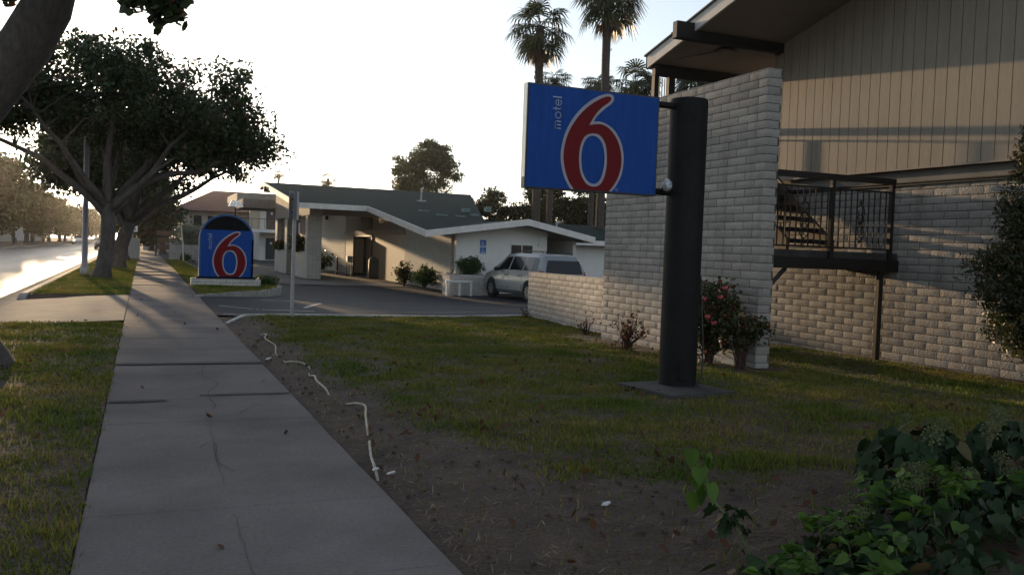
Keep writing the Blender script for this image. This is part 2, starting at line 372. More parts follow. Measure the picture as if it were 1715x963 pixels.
cy = SC.cycles; cy.use_denoising = True; cy.max_bounces = 6; cy.diffuse_bounces = 3; cy.glossy_bounces = 3; cy.transmission_bounces = 3
cy.volume_bounces = 0; cy.transparent_max_bounces = 6; cy.sample_clamp_indirect = 6
cy.caustics_reflective = False; cy.caustics_refractive = False
HAZE = .00014
if HAZE:
    hb = MB(); hb.box(-190, 190, -45, 405, -1.6, 30)
    m, nt, N, L = newmat('haze_air'); out = N.new('ShaderNodeOutputMaterial')
    v = N.new('ShaderNodeVolumePrincipled'); v.inputs['Color'].default_value = (.95,.93,.90,1); v.inputs['Density'].default_value = HAZE; v.inputs['Anisotropy'].default_value = .8
    L.new(v.outputs[0], out.inputs['Volume'])
    tag(hb.build('haze', m), kind='stuff')

# ------------------------------------------------------------------ setting: ground, roads, paving
KY = lambda X: 17.5 + .294*max(0, min(8.2, X-1.8))       # kerb line of the car park
def grid_sheet(name, xs, ys, fn, m, parent=None):
    mb = MB(); nx = len(xs)
    for y in ys:
        for x in xs: mb.v.append(fn(x, y))
    for j in range(len(ys)-1):
        for i in range(nx-1):
            a = j*nx+i; mb.f.append((a, a+1, a+1+nx, a+nx)); mb.m.append(0)
    return mb.build(name, m, parent)
from mathutils import noise as mno
xs = [-170,-80,-40,-22,-12,-11.7,-11.5,-8,-2.62,-2.5,-2.3,-1.9,-1.5,-1.1,-.7,-.45,-.26,-.22,.5,1.28,1.33] + [1.42+.09*i for i in range(52)] + [6.25+.25*i for i in range(21)] + [12,13,15,18,24,32,45,80,170]
ys = [-40,-20,-8,-3,0] + [1+.09*i for i in range(90)] + [9.25+.25*i for i in range(33)] + [17.44,17.56] + [18+.5*i for i in range(10)] + [23.3,24+.0] + [25+1.0*i for i in range(40)] + [70,80,95,120,160,220,300,400]
ys = sorted(set(ys))
def ground_pt(X, y):
    Y = y
    if X > 1.31: Y = y + (KY(X)-17.5)*max(0, 1-abs(y-17.5)/9)
    n = .02*mno.noise((X*1.3, Y*1.3, 0)) + .012*mno.noise((X*4, Y*4, 3)) + (.012*mno.noise((X*9, Y*9, 5)) if 1.33 < X < 6.2 and Y < 9 else 0)
    if -11.6 < X < -2.55: z = -.32
    elif X <= -11.6: z = -.02
    elif X < -.24: z = -.012 + n*.6 - (.16 if 15.9 < y < 23.6 else 0)
    elif X < 1.31: z = -.12
    elif y < 17.5:
        z = g(X, Y) - .012 + n
        if X < 1.9: z -= .02*(1.9-X)/.6
    else: z = lot(X, Y) - .07
    return (X, Y, z)
go = grid_sheet('ground', xs, ys, ground_pt, M['soil']); tag(go, kind='structure')
# carriageway
tag(grid_sheet('road', [-11.5,-9,-7,-5,-3.0], [-40,0,20,50,100,200,300,400], lambda x, y: (x, y, -.135), M['road']), kind='structure')
gm = MB()
gm.box(-3.02,-2.6,-40,400,-.3,-.128); tag(gm.build('gutter', M['concrete_old']), kind='structure')
kb = MB(); kb.bbox(-2.6,-2.44,-40,16.0,-.3,.0,.02); kb.bbox(-2.6,-2.44,23.6,400,-.3,.0,.02)
kb.hexa([(-2.6,16,-.3),(-2.44,16,-.3),(-2.44,16.6,-.3),(-2.6,16.6,-.3),(-2.6,16,0),(-2.44,16,0),(-2.44,16.6,-.1),(-2.6,16.6,-.1)])
kb.hexa([(-2.6,23,-.3),(-2.44,23,-.3),(-2.44,23.6,-.3),(-2.6,23.6,-.3),(-2.6,23,-.1),(-2.44,23,-.1),(-2.44,23.6,0),(-2.6,23.6,0)])
kb.box(-11.65,-11.48,-40,400,-.3,.0)
tag(kb.build('kerb', M['kerb']), kind='structure')
# driveway apron
ap = MB()
ap.add([(-.262,16.35,-.004),(-.262,23.45,-.004),(-1.2,23.2,-.03),(-2.43,22.6,-.10),(-2.6,23.0,-.125),(-2.6,16.1,-.125),(-2.43,16.0,-.10),(-1.2,16.1,-.03)],
       [(0,1,2,7),(7,2,3,6),(6,3,4,5)])
tag(ap.build('driveway_apron', M['concrete_old']), kind='structure')
# pavement: slabs with open joints, some lifted by roots
sw = MB(); y = -3.0; k = 0
edges = []
J = [-3,-1.5,0,1.5,2.62,3.72,4.85,5.55,6.4,7.25,8.28,9.4,10.62,12.1,13.4,14.9,16.2,17.6,19.0,20.4,21.8,23.2,25.0,26.6,28.2,29.6,31.2,32.6,34,35.6,37,38.8,40.4,42.2,44,46,48.2,50.4,53] + [55+1.6*i for i in range(60)]
lift = {27:.018, 29:.03, 31:.035, 33:.03, 35:.025, 36:.03, 38:.03, 40:.03, 24:.01, 12:.008}
for k in range(len(J)-1):
    a, b = J[k]+.004, J[k+1]-.004
    za = lift.get(k, 0) + random.uniform(-.003,.003); zb = random.uniform(-.003,.003)
    for (x0, x1) in ((-.25, 1.31),):
        if a > 50: x0 += .10
        e = random.uniform(-.0015,.0015)
        b_ = .006
        sw.hexa([(x0,a,-.1),(x1,a,-.1),(x1,b,-.1),(x0,b,-.1),(x0,a,za+e-b_),(x1,a,za+e-b_),(x1,b,zb+e-b_),(x0,b,zb+e-b_)])
        sw.quad((x0+b_,a+b_,za+e),(x1-b_,a+b_,za+e),(x1-b_,b-b_,zb+e),(x0+b_,b-b_,zb+e))
        sw.quad((x0,a,za+e-b_),(x1,a,za+e-b_),(x1-b_,a+b_,za+e),(x0+b_,a+b_,za+e))
        sw.quad((x1,b,zb+e-b_),(x0,b,zb+e-b_),(x0+b_,b-b_,zb+e),(x1-b_,b-b_,zb+e))
tag(sw.build('sidewalk', M['concrete']), kind='structure')
jb = MB(); jb.box(-.252,1.312,-3,150,-.13,-.02); tag(jb.build('joint_sand', M['crack']), kind='structure')
def ragged(mb, x0, x1, yc, hw, z, taper=0):
    n = 26; top = []; bot = []
    for i in range(n+1):
        t = i/n; x = x0+(x1-x0)*t
        wv = hw*(1-taper*t)*(.75+.5*mno.noise((x*7, yc*3, 1)))
        c = yc+.02*mno.noise((x*3, yc, 5))
        top.append((x, c+wv, z)); bot.append((x, c-wv, z))
    for i in range(n): mb.quad(bot[i], bot[i+1], top[i+1], top[i])
pt = MB(); ragged(pt, -.245, 1.305, 10.62, .085, .0085); ragged(pt, -.245, .22, 8.2, .085, .0085, .5); ragged(pt, .5, 1.3, 8.42, .035, .0085, -.4)
ragged(pt, -.24, 1.3, 29.7, .07, .034); ragged(pt, -.24, 1.3, 32.7, .08, .04); ragged(pt, -.15, 1.3, 37.1, .09, .035)
tag(pt.build('asphalt_patching', M['patch']), kind='structure')
ck = MB()
def crackline(P, wd=.003, z=.0065):
    P = smooth_line(P, 8); pts = [(x+.02*mno.noise((x*9,y*6,2)), y) for x, y in P]
    for (xa,ya),(xb,yb) in zip(pts, pts[1:]): 
        ck.quad((xa-wd,ya,z),(xa+wd,ya,z),(xb+wd,yb,z),(xb-wd,yb,z))
crackline([(.66,10.4),(.60,9.6),(.70,9.1),(.58,8.5),(.60,7.9),(.56,7.7)], .004)
crackline([(.62,7.4),(.75,7.5),(.95,7.9)], .003)
crackline([(.38,6.3),(.45,6.45),(.5,6.3),(.46,5.9),(.55,5.6)], .003)
crackline([(.462,5.3),(.475,6.2),(.50,7.0),(.515,7.7)], .0016); crackline([(.452,2.0),(.455,3.8),(.46,4.7)], .0012)
tag(ck.build('sidewalk_crack', M['crack_line']), kind='structure')
# car park
lx = [1.32,1.6,2,2.5,3,4,5,6,7,8,9,10,12,15,20,30,60]
ly = [0,.25,.5,1,2,3,4.5,6,8,10,12,14,17,20,25,30,40,60,85,110]
tag(grid_sheet('car_park', lx, ly, lambda x, y: (x, KY(x)+y+.02, lot(x, KY(x)+y)), M['asphalt']), kind='structure')
ck2 = MB()
n = 28
for i in range(n):
    xa = 1.8+(8.75-1.8)*i/n; xb = 1.8+(8.75-1.8)*(i+1)/n
    za, zb = g(xa,KY(xa))+.018, g(xb,KY(xb))+.018
    ya, yb = KY(xa), KY(xb)
    ck2.hexa([(xa,ya-.05,za-.3),(xb,yb-.05,zb-.3),(xb,yb+.07,zb-.3),(xa,ya+.07,za-.3),(xa,ya-.05,za),(xb,yb-.05,zb),(xb,yb+.07,zb),(xa,ya+.07,za)])
ck2.hexa([(1.33,15.95,-.3),(1.375,15.93,-.3),(1.835,17.46,-.3),(1.78,17.56,-.3),(1.33,15.95,-.006),(1.375,15.93,-.006),(1.835,17.46,.014),(1.78,17.56,.014)])
tag(ck2.build('car_park_kerb', M['paint']), kind='structure')
pl = MB()
def stripe(a, b, wd=.05):
    d = Vector((b[0]-a[0], b[1]-a[1])).normalized(); nx_, ny_ = -d.y*wd, d.x*wd; k = 10
    for i in range(k):
        p = [a[0]+(b[0]-a[0])*i/k, a[1]+(b[1]-a[1])*i/k]; q = [a[0]+(b[0]-a[0])*(i+1)/k, a[1]+(b[1]-a[1])*(i+1)/k]
        c = [(p[0]-nx_,p[1]-ny_),(q[0]-nx_,q[1]-ny_),(q[0]+nx_,q[1]+ny_),(p[0]+nx_,p[1]+ny_)]
        pl.quad(*[(x, y, lot(x, y)+.005) for x, y in c])
stripe((1.55,20.1),(2.4,20.14)); stripe((2.45,20.14),(3.6,20.2)); stripe((1.45,17.85),(2.1,17.95)); stripe((3.92,24.44),(4.5,24.25)); stripe((4.5,24.25),(3.56,21.3)); stripe((2.9,24.0),(3.95,24.4))
stripe((6.0,21.3),(8.6,22.2),.02)
tag(pl.build('parking_lines', M['paint']), kind='structure')
# planted island by the low sign, and the strip of lawn beside the pavement behind it
isl = [(1.34,23.1),(1.9,24.0),(2.4,24.8),(3.2,25.7),(4.0,28.2),(4.25,30.3),(4.05,32.0),(3.4,33.2),(2.7,34.2),(2.5,40),(2.5,63),(1.34,63)]
im = MB(); top = [(x, y, .012-.02*sm((x-2)/2)) for x, y in isl]
im.add(top, [tuple(range(len(isl)))]); tag(im.build('island_lawn', M['turf']), kind='structure')
ik = MB()
for (xa,ya),(xb,yb) in zip(isl[:-2], isl[1:-1]):
    d = Vector((xb-xa, yb-ya)).normalized(); n_ = (-d.y*.14, d.x*.14)
    za, zb = lot(xa,ya), lot(xb,yb); ta, tb = .04-.02*sm((xa-2)/2), .04-.02*sm((xb-2)/2)
    ik.hexa([(xa,ya,za-.1),(xb,yb,zb-.1),(xb+n_[0],yb+n_[1],zb-.1),(xa+n_[0],ya+n_[1],za-.1),(xa,ya,ta),(xb,yb,tb),(xb+n_[0],yb+n_[1],tb),(xa+n_[0],ya+n_[1],ta)])
tag(ik.build('island_kerb', M['kerb']), kind='structure')
ep = grid_sheet('entrance_paving', [4.6,6,8,10,11.95], [40.2,44,50,58,68], lambda x, y: (x, y, lot(x, y)+.02), M['concrete_old']); tag(ep, kind='structure')

# ------------------------------------------------------------------ slump-block walls (real blocks over a mortar core)
def block_face(mb, o, du, L, H, course=.1085, bl=.405, n=(0,0,0), gap=.009, bulge=.0035, topf=None, seed=0, m=0):
    """o: lower start corner, du: unit direction along the wall, n: outward normal"""
    rr = random.Random(seed); du = Vector(du); n = Vector(n); o = Vector(o)
    rows = int(round(H/course))
    for r_ in range(rows):
        z0 = r_*course + gap/2; z1 = (r_+1)*course - gap/2
        off = 0 if r_ % 2 else bl/2
        u = -bl + off - rr.uniform(0,.01)
        while u < L:
            a = max(u+gap/2, 0); b = min(u+bl-gap/2, L); u += bl
            if b-a < .03: continue
            nu, nv = 6, 4; o0 = len(mb.v); dep = rr.uniform(-.0012,.0012); sd_ = rr.uniform(0,100)
            for j in range(nv+1):
                for i in range(nu+1):
                    s_, t_ = i/nu, j/nv
                    e = min(min(s_,1-s_)*(b-a), min(t_,1-t_)*(z1-z0)*.8)
                    d = -.005 if (i in (0,nu) or j in (0,nv)) else bulge*min(1, e/.02)*(.45+.9*abs(mno.noise((s_*3+sd_, t_*2.2, r_*.7)))) + dep
                    zz = z0+(z1-z0)*t_
                    if topf: zz = zz + topf(a+(b-a)*s_, zz)
                    wob = .0035*mno.noise((s_*4, r_*3.1+sd_, 9)) if j in (0,nv) else 0
                    mb.v.append(tuple(o + du*(a+(b-a)*s_) + n*d + Vector((0,0,zz+wob))))
            for j in range(nv):
                for i in range(nu):
                    q = o0+j*(nu+1)+i; f = (q, q+1, q+nu+2, q+nu+1)
                    mb.f.append(f); mb.m.append(m)
def smooth_flag(o): o.data.shade_smooth(); return o

wing = thing('block_wall', 'tall white painted block wing wall behind the black sign pole', 'wall', (7.4,11.6,-.15))
wb = MB(); WH = 4.05
block_face(wb, (7.4,13.75,-.16), (0,-1,0), 4.25, WH, n=(-1,0,0), seed=1)
block_face(wb, (7.4,9.5,-.16), (1,0,0), .22, WH, n=(0,-1,0), seed=2)
block_face(wb, (7.4,13.75,-.16), (0,-1,0), 4.25, WH, n=(-1,0,0), seed=1) if False else None
block_face(wb, (7.62,13.75,-.16), (-1,0,0), .22, WH, n=(0,1,0), seed=3)
block_face(wb, (7.62,9.5,-.16), (0,1,0), 4.25, WH, n=(1,0,0), seed=4)
smooth_flag(wb.build('blocks', M['white_block'], wing))
cb = MB(); cb.box(7.413,7.607,9.513,13.737,-.4,-.16+round(WH/.1085)*.1085-.006); cb.build('mortar_core', M['mortar'], wing)
cp = MB()
for i in range(11): cp.bbox(7.398,7.622,9.498+i*.387,9.498+(i+1)*.387-.008,-.16+round(WH/.1085)*.1085-.006,-.16+round(WH/.1085)*.1085+.012,.008)
cp.build('capping', M['white_block'], wing)

lw = thing('garden_wall', 'low white painted block wall in front of the silver minivan', 'wall', (8.4,17,-.1))
p0 = Vector((7.98,14.6,0)); p1 = Vector((8.52,19.55,0)); dl = (p1-p0); LL = dl.length; dl.normalize(); nl = Vector((-dl.y, dl.x, 0))
lb = MB(); zb0 = -.30
drop = lambda u, z: .03 - .09*u/LL if False else 0
sl_ = lambda u, z: (-.03-.085*(1-u/LL)*0) - 0
def lowtop(u, z): return -.02*(LL-u)/LL*0
block_face(lb, tuple(p1+Vector((0,0,zb0))), tuple(-dl), LL, 1.195, n=tuple(nl), seed=11, topf=lambda u, z: .035*u/LL)
block_face(lb, tuple(p1+Vector((0,0,zb0))-nl*.2), tuple(nl), .2, 1.195, n=tuple(dl), seed=12)
block_face(lb, tuple(p0+Vector((0,0,zb0))), tuple(-nl), .2, 1.195, n=tuple(-dl), seed=13, topf=lambda u, z: .035)
block_face(lb, tuple(p0+Vector((0,0,zb0))-nl*.2), tuple(dl), LL, 1.195, n=tuple(-nl), seed=14, topf=lambda u, z: .035*(1-u/LL))
smooth_flag(lb.build('blocks', M['white_block'], lw))
def corebox(mb, p, q, n_, t0, t1, za, zb, m=0):
    a, b = p-n_*t0, q-n_*t0; c, d = q-n_*t1, p-n_*t1
    mb.hexa([(a.x,a.y,-.5),(b.x,b.y,-.5),(c.x,c.y,-.5),(d.x,d.y,-.5),(a.x,a.y,za),(b.x,b.y,zb),(c.x,c.y,zb),(d.x,d.y,za)], m)
cb = MB(); corebox(cb, p0+dl*.009, p1-dl*.009, nl, .013, .187, zb0+1.225, zb0+1.19); cb.build('mortar_core', M['mortar'], lw)
cp = MB(); nb = 13
for i in range(nb):
    a = p0+dl*(LL*i/nb+.003); b = p0+dl*(LL*(i+1)/nb-.004)
    za = zb0+1.194+.035*(1-i/nb); zb_ = zb0+1.194+.035*(1-(i+1)/nb); q = [a+nl*.004, b+nl*.004, b-nl*.204, a-nl*.204]
    cp.hexa([(v.x,v.y,z-.004) for v, z in zip(q,(za,zb_,zb_,za))]+[(v.x,v.y,z+.016) for v, z in zip(q,(za,zb_,zb_,za))])
cp.build('capping', M['white_block'], lw)

# ------------------------------------------------------------------ two-storey building on the right
RB = thing('motel_wing', 'two-storey building with white block base and tan board siding', 'building', (10.3,9,0))
XW = 10.3; SOF = lambda Y: 5.10+.235*(12.9-Y)
bw_ = MB(); block_face(bw_, (XW,12.9,-.22), (0,-1,0), 8.3, 2.77, n=(-1,0,0), seed=21); smooth_flag(bw_.build('block_base', M['white_block'], RB))
cb = MB(); cb.box(XW+.013,XW+.3,4.6,12.9,-.4,2.55); cb.box(XW+.3,16,12.6,12.9,-.4,5.0); cb.build('base_core', M['mortar'], RB)
bd = MB(); bd.box(XW-.012,XW+.28,4.6,12.9,2.551,2.83); bd.build('stucco_band', M['band'], RB)
cd = MB(); cd.tube([(XW-.03,4.6,2.60),(XW-.03,12.7,2.60)], .010, 6); cd.tube([(XW-.03,4.6,2.565),(XW-.03,12.7,2.565)], .010, 6); cd.build('conduit', M['black_iron'], RB)
sg = MB(); yy = 12.9; BWD = .203
while yy > 4.7:
    a, b = yy-BWD+.006, yy-.006
    sg.hexa([(XW-.105,a,2.80),(XW-.07,a,2.80),(XW-.07,b,2.80),(XW-.105,b,2.80),(XW-.105,a,SOF(a)+.02),(XW-.07,a,SOF(a)+.02),(XW-.07,b,SOF(b)+.02),(XW-.105,b,SOF(b)+.02)])
    yy -= BWD
sg.box(XW-.11,XW-.06,12.9,12.94,2.8,SOF(12.9)); sg.build('siding_boards', M['siding'], RB)
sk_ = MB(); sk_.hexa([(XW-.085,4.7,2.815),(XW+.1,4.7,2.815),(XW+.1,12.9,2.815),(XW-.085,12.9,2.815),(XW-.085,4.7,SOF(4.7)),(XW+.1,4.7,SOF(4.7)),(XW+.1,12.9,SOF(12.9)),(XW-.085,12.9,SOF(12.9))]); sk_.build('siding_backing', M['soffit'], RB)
dp = MB(); dp.box(XW-.118,XW-.06,4.7,12.95,2.775,2.80); dp.build('drip_edge', M['siding'], RB)
rf = MB(); XE = 8.36
def slope_slab(mb, x0, x1, ya, yb, o0, o1, m=0):
    mb.hexa([(x0,ya,SOF(ya)+o0),(x1,ya,SOF(ya)+o0),(x1,yb,SOF(yb)+o0),(x0,yb,SOF(yb)+o0),(x0,ya,SOF(ya)+o1),(x1,ya,SOF(ya)+o1),(x1,yb,SOF(yb)+o1),(x0,yb,SOF(yb)+o1)], m)
slope_slab(rf, XE+.04, 18, 4.0, 14.2, 0, .03, 0); slope_slab(rf, XE+.04, 18, 4.0, 14.2, .03, .2, 1)
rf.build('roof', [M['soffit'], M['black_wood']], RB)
fs = MB(); slope_slab(fs, XE, XE+.04, 4.0, 14.24, -.02, .205); slope_slab(fs, XE, 18, 14.2, 14.24, -.02, .2); fs.build('fascia', M['fascia'], RB)
gv = MB(); slope_slab(gv, XE-.03, 18, 4.0, 14.27, .206, .235)
for i in range(60):
    y_ = 4.2+i*.167; gv.ball((XE+.02+random.uniform(-.03,.04), y_, SOF(y_)+.24), random.uniform(.012,.03), 5, 3)
gv.build('roof_edge', M['slab_dark'], RB)
bm_ = MB(); bm_.bbox(8.02,XW-.1,12.71,12.85,4.98,5.26,.01); bm_.build('beam', M['black_wood'], RB)
bm_ = MB(); bm_.bbox(8.42,16,14.0,14.12,SOF(14.06)-.20,SOF(14.06)-.005,.006); bm_.build('beam', M['black_wood'], RB)
for x0 in (8.42, 8.72):
    ps = MB(); ps.box(x0,x0+.09+.04*(x0>8.5),14.01,14.11,2.75,SOF(14.06)-.2); ps.build('post', M['black_wood'], RB)
ps = MB()
for x0 in (8.545,8.60,8.655): ps.box(x0,x0+.012,14.05,14.07,2.9,4.6)
ps.build('grille', M['black_iron'], RB)
cl = MB(); cl.ball((9.35,13.2,SOF(13.2)-.03), .19, 14, 4, (1,1,.28)); cl.tube([(8.7,13.75,SOF(13.75)-.01),(9.2,13.3,SOF(13.3)-.01)], .012, 5); cl.build('ceiling_lamp', M['soffit'], RB, True)
wk = MB(); wk.box(8.4,16,12.95,15.6,2.55,2.75); wk.build('walkway', M['band'], RB)
rl = MB(); rl.box(8.45,10.6,14.05,14.13,3.70,3.82); rl.box(8.45,10.6,14.08,14.10,3.60,3.63)
for x0 in (9.62, 9.96): rl.box(x0-.02,x0+.02,14.06,14.12,2.75,3.6)
rl.build('balustrade', M['black_wood'], RB)

# metal stair landing between the wing wall and the building
LD = thing('stair_landing', 'black metal stair landing with ornamental railing beside the block wall', 'landing', (9.1,10.1,0))
d = MB(); d.bbox(7.9,XW-.02,10.0,11.3,1.30,1.46,.008); d.build('deck_frame', M['black_iron'], LD)
d = MB(); d.box(7.92,XW-.03,10.03,11.3,1.46,1.56); d.build('deck', M['slab_dark'], LD)
d = MB(); d.box(7.64,XW-.16,9.985,10.045,2.56,2.645); d.box(7.9,XW-.2,10.0,10.03,2.43,2.455); d.box(7.9,XW-.2,10.0,10.03,1.60,1.625); d.build('rail', M['black_iron'], LD)
for x0, z0, z1 in ((7.97,1.3,2.56),(9.0,1.46,2.56),(10.1,1.3,2.56)):
    d = MB(); d.box(x0-.03,x0+.03,9.99,10.05,z0,z1); d.build('post', M['black_iron'], LD)
d = MB(); d.box(9.94,10.02,10.02,10.08,-.1,1.30); d.build('support_leg', M['black_iron'], LD)
d = MB(); d.tube([(7.95,10.1,.95),(8.3,10.1,1.3)], .03, 6); d.build('brace', M['black_iron'], LD)
xb = 8.06
while xb < 10.06:
    if abs(xb-9.0) > .05:
        b = MB(); b.box(xb-.007,xb+.007,10.008,10.022,1.61,2.44); b.build('baluster', M['black_iron'], LD)
    xb += .107
for xc in (8.52, 9.52):
    b = MB()
    for s_ in (-1,1):
        for zc, hh in ((2.13,.10),(1.98,.11),(1.83,.10)):
            P = [(xc+s_*(.012+.062*math.sin(t)), 10.015, zc-hh*math.cos(t)) for t in np.linspace(0, math.pi, 9)]
            b.tube(P, .008, 5)
            P = [(xc+s_*(.05+.022*math.cos(t)), 10.015, zc+.022*math.sin(t)) for t in np.linspace(0, 5.2, 9)]
            b.tube(P, .007, 5)
    b.ball((xc,10.015,2.27), .022, 6, 4, (1,.5,1.8)); b.ball((xc,10.015,1.71), .02, 6, 4, (1,.5,1.6)); b.ball((xc,10.015,1.98), .03, 6, 4, (1,.5,1.3))
    b.build('ornament', M['black_iron'], LD)
for i in range(6):
    t = MB(); y0 = 11.3+.27*i; z0 = 1.56+.19*(i+1)
    t.box(9.3,10.15,y0,y0+.29,z0-.06,z0); t.build('tread', M['black_wood'], LD)
for x0 in (9.27, 10.16):
    t = MB(); t.hexa([(x0-.03,11.25,1.45),(x0+.03,11.25,1.45),(x0+.03,12.95,2.65),(x0-.03,12.95,2.65),(x0-.03,11.25,1.75),(x0+.03,11.25,1.75),(x0+.03,12.95,2.95),(x0-.03,12.95,2.95)]); t.build('stringer', M['brown_wood'], LD)
t = MB(); t.tube([(7.95,10.1,2.5),(7.95,11.3,2.5)], .025, 6)
for i in range(6): y0 = 10.2+.2*i; t.box(7.943,7.957,y0,y0+.014,1.5,2.5)
t.build('side_rail', M['black_iron'], LD)
t = MB(); t.tube([(9.25,11.25,2.48),(9.25,12.9,3.65)], .025, 6)
for i in range(8): y0 = 11.3+.2*i; zt = 2.5+(y0-11.3)*.72; t.box(9.243,9.257,y0,y0+.014,zt-.85,zt+.01)
t.build('side_rail', M['black_iron'], LD)

# ------------------------------------------------------------------ blade sign on the black pole
OUT = [(.497,.004),(.429,.11),(.389,.234),(.377,.334),(.387,.435),(.417,.551),(.475,.669),(.555,.778),(.651,.869),(.748,.936),(.834,.973),(.899,.985),(.943,.968),(.95,.93),(.925,.889),(.869,.845),(.813,.795),(.764,.746),(.731,.693)]
OUT2 = [(.731,.693),(.817,.697),(.891,.674),(.959,.635),(1.022,.563),(1.062,.488),(1.089,.387),(1.09,.283),(1.076,.191),(1.043,.111),(1.002,.044),(.965,.004)]
RED = [(.538,.004),(.48,.076),(.433,.186),(.409,.311),(.418,.438),(.458,.567),(.517,.673),(.598,.775),(.694,.86),(.792,.923),(.864,.953),(.907,.954),(.92,.933),(.895,.899),(.825,.847),(.77,.791),(.722,.723),(.682,.652)]
RED2 = [(.682,.652),(.761,.669),(.833,.669),(.908,.637),(.977,.572),(1.03,.486),(1.06,.384),(1.065,.281),(1.047,.189),(1.013,.109),(.958,.031),(.932,.004)]
HO = [(.729,.574),(.665,.556),(.624,.517),(.592,.439),(.581,.349),(.585,.26),(.604,.172),(.643,.099),(.688,.057),(.753,.041),(.818,.058),(.859,.106),(.885,.178),(.899,.282),(.895,.372),(.879,.461),(.847,.523),(.794,.567),(.729,.574)]
HI = [(.726,.551),(.68,.535),(.646,.5),(.62,.435),(.608,.351),(.612,.262),(.627,.187),(.663,.119),(.708,.08),(.752,.07),(.795,.082),(.832,.123),(.855,.189),(.87,.28),(.868,.37),(.851,.446),(.822,.501),(.774,.542),(.726,.551)]
outl = smooth_line(OUT)[:-1]+smooth_line(OUT2); redl = smooth_line(RED)[:-1]+smooth_line(RED2)
hol = smooth_line(HO)[:-1]; hil = smooth_line(HI)[:-1]
def word(to_world, mt, parent, name='lettering'):
    """the word on the sign, bottom to top; strokes in x-height units"""
    S = []; arc = lambda cx, cy, rx, ry, a, b, k=12: [(cx+rx*math.cos(R(a+(b-a)*i/k)), cy+ry*math.sin(R(a+(b-a)*i/k))) for i in range(k+1)]
    S += [[(.07,0),(.07,1)], arc(.33,.68,.26,.26,180,0)+[(.59,0)], arc(.85,.68,.26,.26,180,0)+[(1.11,0)]]
    S += [arc(2.03,.5,.46,.46,0,360,28)]
    S += [[(2.98,1.4),(2.98,.22)]+arc(3.13,.2,.15,.14,180,275,6), [(2.78,.94),(3.26,.94)]]
    S += [[(3.5,.52),(4.36,.52)]+arc(3.93,.5,.43,.46,0,325,26)]
    S += [[(4.72,0),(4.72,1.48)]]
    mb = MB(); wd = .075
    for P in S:
        for i in range(len(P)-1):
            a, b = Vector(P[i]), Vector(P[i+1]); t = (b-a).normalized(); n_ = Vector((-t.y, t.x))*wd; e = t*.02
            q = [a-e-n_, b+e-n_, b+e+n_, a-e+n_]
            mb.add([to_world(p.x, p.y, 0) for p in q]+[to_world(p.x, p.y, 1) for p in q], [(0,1,2,3),(7,6,5,4),(0,4,5,1),(1,5,6,2),(2,6,7,3),(3,7,4,0)])
    return mb.build(name, mt, parent)
PX, PY = 5.34, 8.16
BS = thing('pole_sign', 'blue rectangular blade sign with red numeral on a thick black pole', 'sign', (PX,PY,0))
s_ = MB()
s_.tube([(PX,PY,.0),(PX,PY,3.03),(PX,PY,3.065),(PX,PY,3.08)], [.2,.2,.19,.12], 40); s_.build('pole', M['black_steel'], BS, True)
BS.children[0].data.set_sharp_from_angle(angle=R(40))
s_ = MB(); c_, r_ = Vector((5.2,7.98)), R(9)
def rot(x, y): return (c_.x+x*math.cos(r_)-y*math.sin(r_), c_.y+x*math.sin(r_)+y*math.cos(r_))
q = [rot(-.42,-.44),rot(.44,-.44),rot(.44,.44),rot(-.42,.44)]
s_.hexa([(x,y,-.12) for x,y in q]+[(x,y,.035) for x,y in q]); s_.build('footing', M['slab_dark'], BS)
s_ = MB(); s_.bbox(3.45,4.945,8.11,8.20,2.02,3.048,.004); cabm = s_.build('cabinet', M['sign_frame'], BS)
s_ = MB(); s_.box(3.446,3.452,8.113,8.197,2.13,3.045); s_.build('edge_trim', M['sign_edge'], BS)
s_ = MB(); s_.box(3.466,4.929,8.104,8.112,2.036,3.032); fc = s_.build('face', M['blue'], BS)
tw = lambda u, v, t: (3.45+u, 8.1025-t-.0015, 2.034+v)
curve_mesh('numeral_outline', [outl, hil], tw, .003, M['white_vinyl'], fc)
curve_mesh('numeral', [redl, hol], lambda u, v, t: (3.45+u, 8.0995-t-.001, 2.0345+v), .003, M['red'], fc)
word(lambda u, v, t: (3.45+.367-v*.064, 8.104-.003*t, 2.02+.602+u*.0655), M['pale_vinyl'], fc)
s_ = MB()
P = [(4.475+.012*math.cos(t), 8.1025, 2.058+.012*math.sin(t)) for t in np.linspace(0, 6.28, 13)]; s_.tube(P, .0025, 4); s_.build('registered_mark', M['pale_vinyl'], fc)
s_ = MB(); s_.tube([(4.94,8.155,2.98),(5.3,8.155,2.98)], .035, 10); s_.build('bracket', M['black_steel'], BS)
s_ = MB(); s_.tube([(4.94,8.155,2.075),(5.3,8.155,2.075)], .035, 10); s_.build('bracket', M['black_steel'], BS)
s_ = MB(); s_.tube([(5.02,8.13,2.075),(5.02,8.06,2.12)], .02, 8); s_.build('lamp_arm', M['black_steel'], BS)
s_ = MB(); rr = random.Random(3)
s_.ball((5.03,8.03,2.14), .058, 12, 8, (.8,.9,1.15))
for i, v in enumerate(s_.v):
    n_ = mno.noise(Vector(v)*28)*.02; s_.v[i] = (v[0]+n_, v[1]-n_*.7, v[2]+n_*.8)
s_.build('wrapped_floodlight', M['wrap'], BS)
s_ = MB(); s_.bbox(5.235,5.34,7.945,7.985,.10,.30,.008); s_.build('access_cover', M['black_steel'], BS)
s_ = MB(); s_.tube(smooth_line([(5.44,7.97,.06),(5.50,7.96,.10),(5.545,8.0,.35),(5.55,8.06,.8),(5.545,8.1,1.2)],6), .010, 6); s_.build('cable', M['plastic'], BS)

